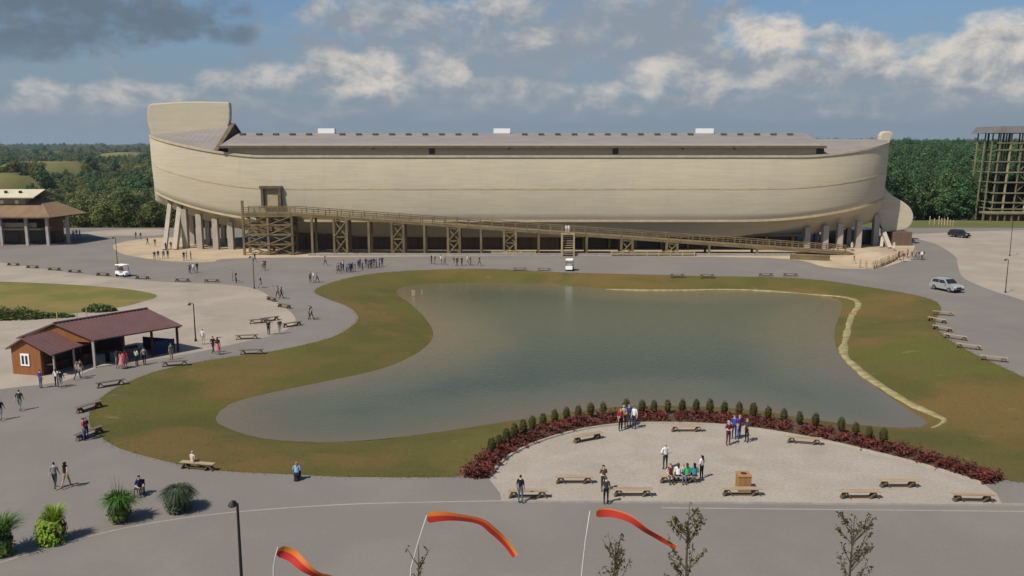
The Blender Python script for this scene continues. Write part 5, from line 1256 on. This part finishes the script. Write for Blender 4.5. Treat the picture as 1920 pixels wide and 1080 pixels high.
for i, (pz, lh, sk) in enumerate((('stand', 0, 0), ('walk1', 0, 0), ('walk2', 1, 0), ('hips', 0, 0), ('hold', 1, 0), ('sit', 0, 0), ('sit_lean', 1, 0), ('stand', 1, 1), ('walk1', 1, 0))):
    POSES[(pz, bool(lh), bool(sk))] = body_mesh(pz, i + 1, bool(lh), bool(sk))
def person(px, py, face, pose, top, bot, label, group=None, hair='brown', skin=0, h=1.72, lh=False, sk=False, z=0.0, pos=None):
    key = (pose, lh, sk)
    if key not in POSES: key = next(k for k in POSES if k[0] == pose)
    p = pos if pos is not None else G(px, py, z)
    o = bpy.data.objects.new('person', POSES[key]); COL.objects.link(o); k = h / 1.72
    o.location = (p.x, p.y, z + .006); o.rotation_euler = (0, 0, R(face)); o.scale = (k * random.uniform(.98, 1.12), k * 1.02, k)
    for i, m in enumerate((SKIN[skin], cloth(top, CC[top]), cloth(bot, CC[bot]), cloth('hair_' + hair, HAIR[hair]), cloth('shoe', (.05, .045, .04)))):
        o.material_slots[i].link = 'OBJECT'; o.material_slots[i].material = m
    return tag(o, label, 'person', group)
random.seed(31)
# plaza
person(976, 944, 160, 'stand', 'black', 'denim', 'person in black jacket and grey blue trousers at the kerb by a bench', hair='black', h=1.8)
person(1136, 946, 175, 'stand', 'charcoal', 'black', 'person in dark clothes standing at the plaza kerb beside a bench', hair='brown', h=1.75)
person(1131, 921, 10, 'hold', 'brown', 'charcoal', 'person in brown top facing the dark clad one at the kerb', hair='black', h=1.7)
person(1247, 880, 200, 'hips', 'white', 'charcoal', 'person in white shirt and dark trousers standing behind the seated row', hair='grey', h=1.78)
tp = Vector(TG.location)
seat = lambda dx, s_: Vector((tp.x + dx, tp.y + s_ * .12, 0))
for dx, c, b_, l, hr in ((-.05, 'white', 'charcoal', 'person in white shirt sitting with back turned at the busy bench', 'brown'), (.52, 'green', 'denim', 'person in bright green shirt sitting at the busy bench', 'brown'), (.98, 'teal', 'navy', 'person in teal shirt sitting next to the green shirt', 'black')):
    person(0, 0, 180, 'sit_lean', c, b_, l, 'visitors at the busy bench', hr, pos=seat(dx, -1), h=1.85)
person(0, 0, 0, 'sit', 'maroon', 'charcoal', 'person in maroon top sitting on the far side of the busy bench', 'visitors at the busy bench', 'black', pos=seat(-.5, 1))
person(0, 0, 0, 'sit', 'cream', 'denim', 'person in cream top sitting on the far side of the busy bench', 'visitors at the busy bench', 'blond', pos=seat(.3, 1))
person(1315, 898, 220, 'hold', 'white', 'black', 'person in pale shirt standing at the end of the busy bench', hair='black', h=1.6)
for px, py, f, ps, t_, b_, l in ((1163, 808, 30, 'stand', 'red', 'black', 'person in red top in the group by the shrub row'), (1169, 803, -20, 'hold', 'khaki', 'black', 'person in khaki shirt in the group by the shrub row'), (1179, 800, 10, 'stand', 'blue', 'grey', 'person in blue top in the group by the shrub row'), (1189, 804, -40, 'stand', 'white', 'navy', 'person in white top and navy trousers by the shrub row')):
    person(px, py, f, ps, t_, b_, l, 'group of four by the shrubs', random.choice(list(HAIR)), h=1.82)
for px, py, f, ps, t_, b_, l in ((1365, 835, 20, 'hold', 'maroon', 'maroon', 'person in maroon clothes among the blue clad group'), (1376, 823, -30, 'stand', 'blue', 'navy', 'person in blue clothes beside the one in maroon'), (1385, 823, 40, 'stand', 'purple', 'blue', 'person in purple top and blue trousers beside the blue clad one'), (1400, 829, -60, 'stand', 'charcoal', 'black', 'person in black at the end of the blue clad group')):
    person(px, py, f, ps, t_, b_, l, 'group of four by the shrubs', random.choice(list(HAIR)), h=1.85)
# left pavement
person(104, 916, 190, 'walk1', 'grey', 'charcoal', 'person in grey top walking beside one in black near the potted plants', hair='black')
person(125, 915, 170, 'walk2', 'black', 'khaki', 'person in black top with pale bare legs near the potted plants', hair='black', lh=True)
p = G(262, 928)
CH = thing('folding_chair', (p.x, p.y, 0), 'dark folding chair behind the red pot plant', 'chair')
mb = MB(); mb.box((0, 0, .44), (.5, .45, .04)); mb.build('seat', M_TYRE, CH); mb = MB(); mb.box((0, .23, .72), (.5, .04, .4)); mb.build('backrest', M_TYRE, CH)
for x in (-.22, .22):
    for y in (-.2, .2): mb = MB(); mb.box((x, y, .22), (.04, .04, .44)); mb.build('leg', M_TYRE, CH)
person(262, 928, 40, 'sit_lean', 'navy', 'charcoal', 'person in navy top sitting just behind the red pot plant', hair='black', h=1.75)
person(0, 0, 150, 'sit', 'cream', 'khaki', 'person in cream top sitting at the sunlit lawn corner bench', hair='grey', pos=G(362, 879))
person(557, 901, 180, 'sit_lean', 'sky', 'navy', 'person in light blue top sitting on a stool at the lawn edge', hair='blond', h=1.7)
p = G(557, 901); mb = MB(p); mb.lathe((p.x, p.y, 0), [(.20, 0), (.22, .05), (.17, .2), (.21, .40), (.22, .43)], 12); tag(mb.build('stool', M_TYRE, None, loc=p), 'dark round stool under the light blue top person', 'stool')
person(158, 826, 120, 'stand', 'red', 'blue', 'person in red top and blue trousers at the lawn bend', hair='black'); person(163, 822, 60, 'hold', 'maroon', 'navy', 'person in maroon top beside the red topped one', hair='brown', h=1.6)
person(38, 770, 190, 'walk1', 'charcoal', 'grey', 'person in dark top and grey trousers walking across the pavement below the hut', hair='black', h=1.75)
person(2, 788, 190, 'walk1', 'black', 'grey', 'person in black at the outer edge of the pavement below the hut', hair='black')
person(77, 728, 160, 'stand', 'purple', 'denim', 'person in purple blue top in front of the hut', hair='brown'); person(107, 726, 180, 'hold', 'white', 'black', 'person in white top and black trousers in front of the hut porch', hair='brown', lh=True); person(115, 727, 190, 'walk1', 'black', 'grey', 'person in black top beside the white topped one at the hut', hair='black', h=1.6)
person(146, 712, 170, 'walk2', 'grey', 'charcoal', 'person in grey top between hut and pavilion', hair='blond', lh=True); person(152, 708, 190, 'stand', 'brown', 'cream', 'person in brown top between hut and pavilion', hair='brown')
for px, py, t_, b_, l, sk in ((221, 691, 'charcoal', 'grey', 'person in charcoal top in front of the pavilion', 0), (229, 692, 'pink', 'pink', 'person in pink dress in front of the pavilion', 1), (236, 690, 'red', 'pink', 'person in red top and pink skirt in front of the pavilion', 1), (257, 686, 'cream', 'black', 'person in cream top and black trousers at the pavilion counter', 0), (271, 684, 'grey', 'black', 'person in grey top and black trousers at the pavilion counter', 0), (322, 675, 'grey', 'khaki', 'person in grey top by the pavilion end', 0)):
    person(px, py, random.uniform(120, 240), 'stand' if sk else random.choice(['stand', 'walk1', 'hold']), t_, b_, l, 'visitors at the pavilion', 'brown', h=1.75, lh=bool(sk), sk=bool(sk))
person(400, 662, 170, 'walk1', 'black', 'navy', 'person in black walking by the pavilion lamp post', hair='black', h=1.8); person(409, 665, 190, 'stand', 'maroon', 'pink', 'person in long pink skirt and dark red top by the pavilion lamp post', hair='brown', lh=True, sk=True, h=1.85); person(381, 646, 180, 'stand', 'white', 'cream', 'person in white near the pavilion lamp post', hair='blond')
person(504, 628, 160, 'stand', 'black', 'black', 'person in all black by the yard benches', hair='black'); person(525, 626, 190, 'walk1', 'charcoal', 'grey', 'person in grey trousers walking by the yard benches', hair='brown')
person(584, 600, 120, 'walk2', 'charcoal', 'charcoal', 'person in charcoal on the walk near the lawn bend', hair='black'); person(580, 598, 100, 'stand', 'grey', 'black', 'person in grey top on the walk near the lawn bend', hair='brown')
for px, py, t_, b_, l in ((521, 559, 'grey', 'charcoal', 'person in grey top of the pair at the yard tip'), (528, 561, 'charcoal', 'black', 'person in charcoal of the pair at the yard tip'), (436, 527, 'grey', 'grey', 'person in grey on the drive behind the yard'), (443, 530, 'black', 'black', 'person in black on the drive behind the yard'), (489, 540, 'charcoal', 'khaki', 'person in charcoal top at the yard lamp post'), (493, 508, 'white', 'khaki', 'person in white on the drive below the landing tower'), (497, 505, 'brown', 'charcoal', 'person in brown on the drive below the landing tower'), (582, 530, 'grey', 'charcoal', 'person in grey top near the lawn tip'), (588, 530, 'white', 'khaki', 'person in white top near the lawn tip'), (595, 530, 'black', 'black', 'person in black near the lawn tip'), (356, 513, 'grey', 'charcoal', 'person in grey on the drive below the stern'), (363, 513, 'white', 'grey', 'person in white on the drive below the stern'), (370, 511, 'navy', 'grey', 'person in navy on the drive below the stern'), (610, 498, 'charcoal', 'navy', 'person in charcoal walking ahead of the blue crowd')):
    person(px, py, random.uniform(0, 360), random.choice(['stand', 'walk1', 'walk2', 'hips']), t_, b_, l, None, random.choice(list(HAIR)), random.choice([0, 0, 1, 2]), 1.78)
for i in range(20):
    person(632 + i * 4.4 + random.uniform(-2, 2), 512 - i * .45 + random.uniform(-6, 2), random.uniform(0, 360), random.choice(['stand', 'walk1', 'hold', 'hips']), random.choice(['navy', 'purple', 'navy', 'blue', 'navy', 'grey', 'charcoal']) if i != 3 else 'white', random.choice(['navy', 'charcoal', 'denim']), 'person in the blue and navy clad crowd on the road below the ramp', 'blue clad crowd', random.choice(list(HAIR)), random.choice([0, 0, 1, 2]), random.uniform(1.6, 1.85))
for px, t_ in ((809, 'charcoal'), (815, 'grey'), (827, 'white'), (834, 'grey'), (851, 'charcoal'), (857, 'maroon'), (866, 'black'), (876, 'cream'), (882, 'black'), (899, 'charcoal')):
    person(px, 495 + random.uniform(-1, 4), random.uniform(0, 360), random.choice(['stand', 'walk1', 'walk2']), t_, random.choice(['charcoal', 'khaki', 'grey', 'denim']), 'person in the loose line of visitors on the road before the brown wall', 'loose line of visitors', random.choice(list(HAIR)), random.choice([0, 0, 1]), random.uniform(1.65, 1.85))
for px, py, t_ in ((255, 448, 'charcoal'), (264, 449, 'black'), (144, 444, 'black'), (150, 445, 'charcoal'), (138, 445, 'white'), (277, 460, 'brown'), (291, 462, 'black'), (297, 485, 'charcoal'), (307, 486, 'grey'), (315, 484, 'navy'), (345, 489, 'black'), (350, 488, 'brown'), (358, 486, 'grey'), (311, 470, 'charcoal'), (321, 468, 'black'), (290, 487, 'charcoal')):
    person(px, py, random.uniform(0, 360), random.choice(['stand', 'walk1', 'walk2']), t_, random.choice(['charcoal', 'khaki', 'grey', 'denim']), 'person among the visitors scattered on the sand round the stern props', 'visitors round the stern', random.choice(list(HAIR)), random.choice([0, 0, 1]), random.uniform(1.65, 1.85))
for px, py, t_ in ((1685, 489, 'black'), (1694, 491, 'maroon'), (1701, 485, 'grey'), (1709, 487, 'charcoal'), (1717, 486, 'grey'), (1722, 487, 'charcoal'), (1728, 488, 'white'), (1731, 487, 'navy'), (1601, 494, 'maroon'), (478, 492, 'charcoal')):
    person(px, py, random.uniform(0, 360), random.choice(['stand', 'walk1', 'walk2']), t_, random.choice(['charcoal', 'khaki', 'grey', 'denim']), 'person among the visitors strolling on the drive below the bow' if px > 1000 else 'person in charcoal at the corner of the landing tower', 'visitors below the bow' if px > 1000 else None, random.choice(list(HAIR)), 0, random.uniform(1.65, 1.85))
# pale figures posed on the sand mound
for px, py in ((1597, 470), (1676, 470)):
    person(px, py, 0, 'stand', 'cream', 'cream', 'person in cream robe standing on the sand below the bow' if px < 1650 else 'person in cream robe standing behind the curved stakes', None, 'brown', h=1.9, sk=True, lh=True)
# people on the ramp
for px in (1058, 1066):
    x = sx + (px - 1063) * .06; person(0, 0, 0, 'stand', 'white', 'cream', 'person in white standing at the top of the pale stair frame', 'pair on the stair frame', 'brown', z=4.285, pos=Vector((x, 164.9, 0)))

# ================================================================== HAZE
mb = MB(); mb.box((0, 3260, 25), (14400, 7560, 170)); hz = mb.build('haze', [], None)
hm = bpy.data.materials.new('haze_air'); hm.use_nodes = True; t = NT(hm.node_tree); t.n.clear(); ou = t.new('ShaderNodeOutputMaterial'); pv = t.new('ShaderNodeVolumePrincipled')
pv.inputs['Color'].default_value = (.70, .85, 1.0, 1); pv.inputs['Density'].default_value = 0.6e-4; pv.inputs['Anisotropy'].default_value = .2
t.l.new(pv.outputs[0], ou.inputs['Volume']); hz.data.materials.clear(); hz.data.materials.append(hm); hz['kind'] = 'stuff'; hz['label'] = 'thin pale blue summer haze over the whole countryside'; hz['category'] = 'haze'
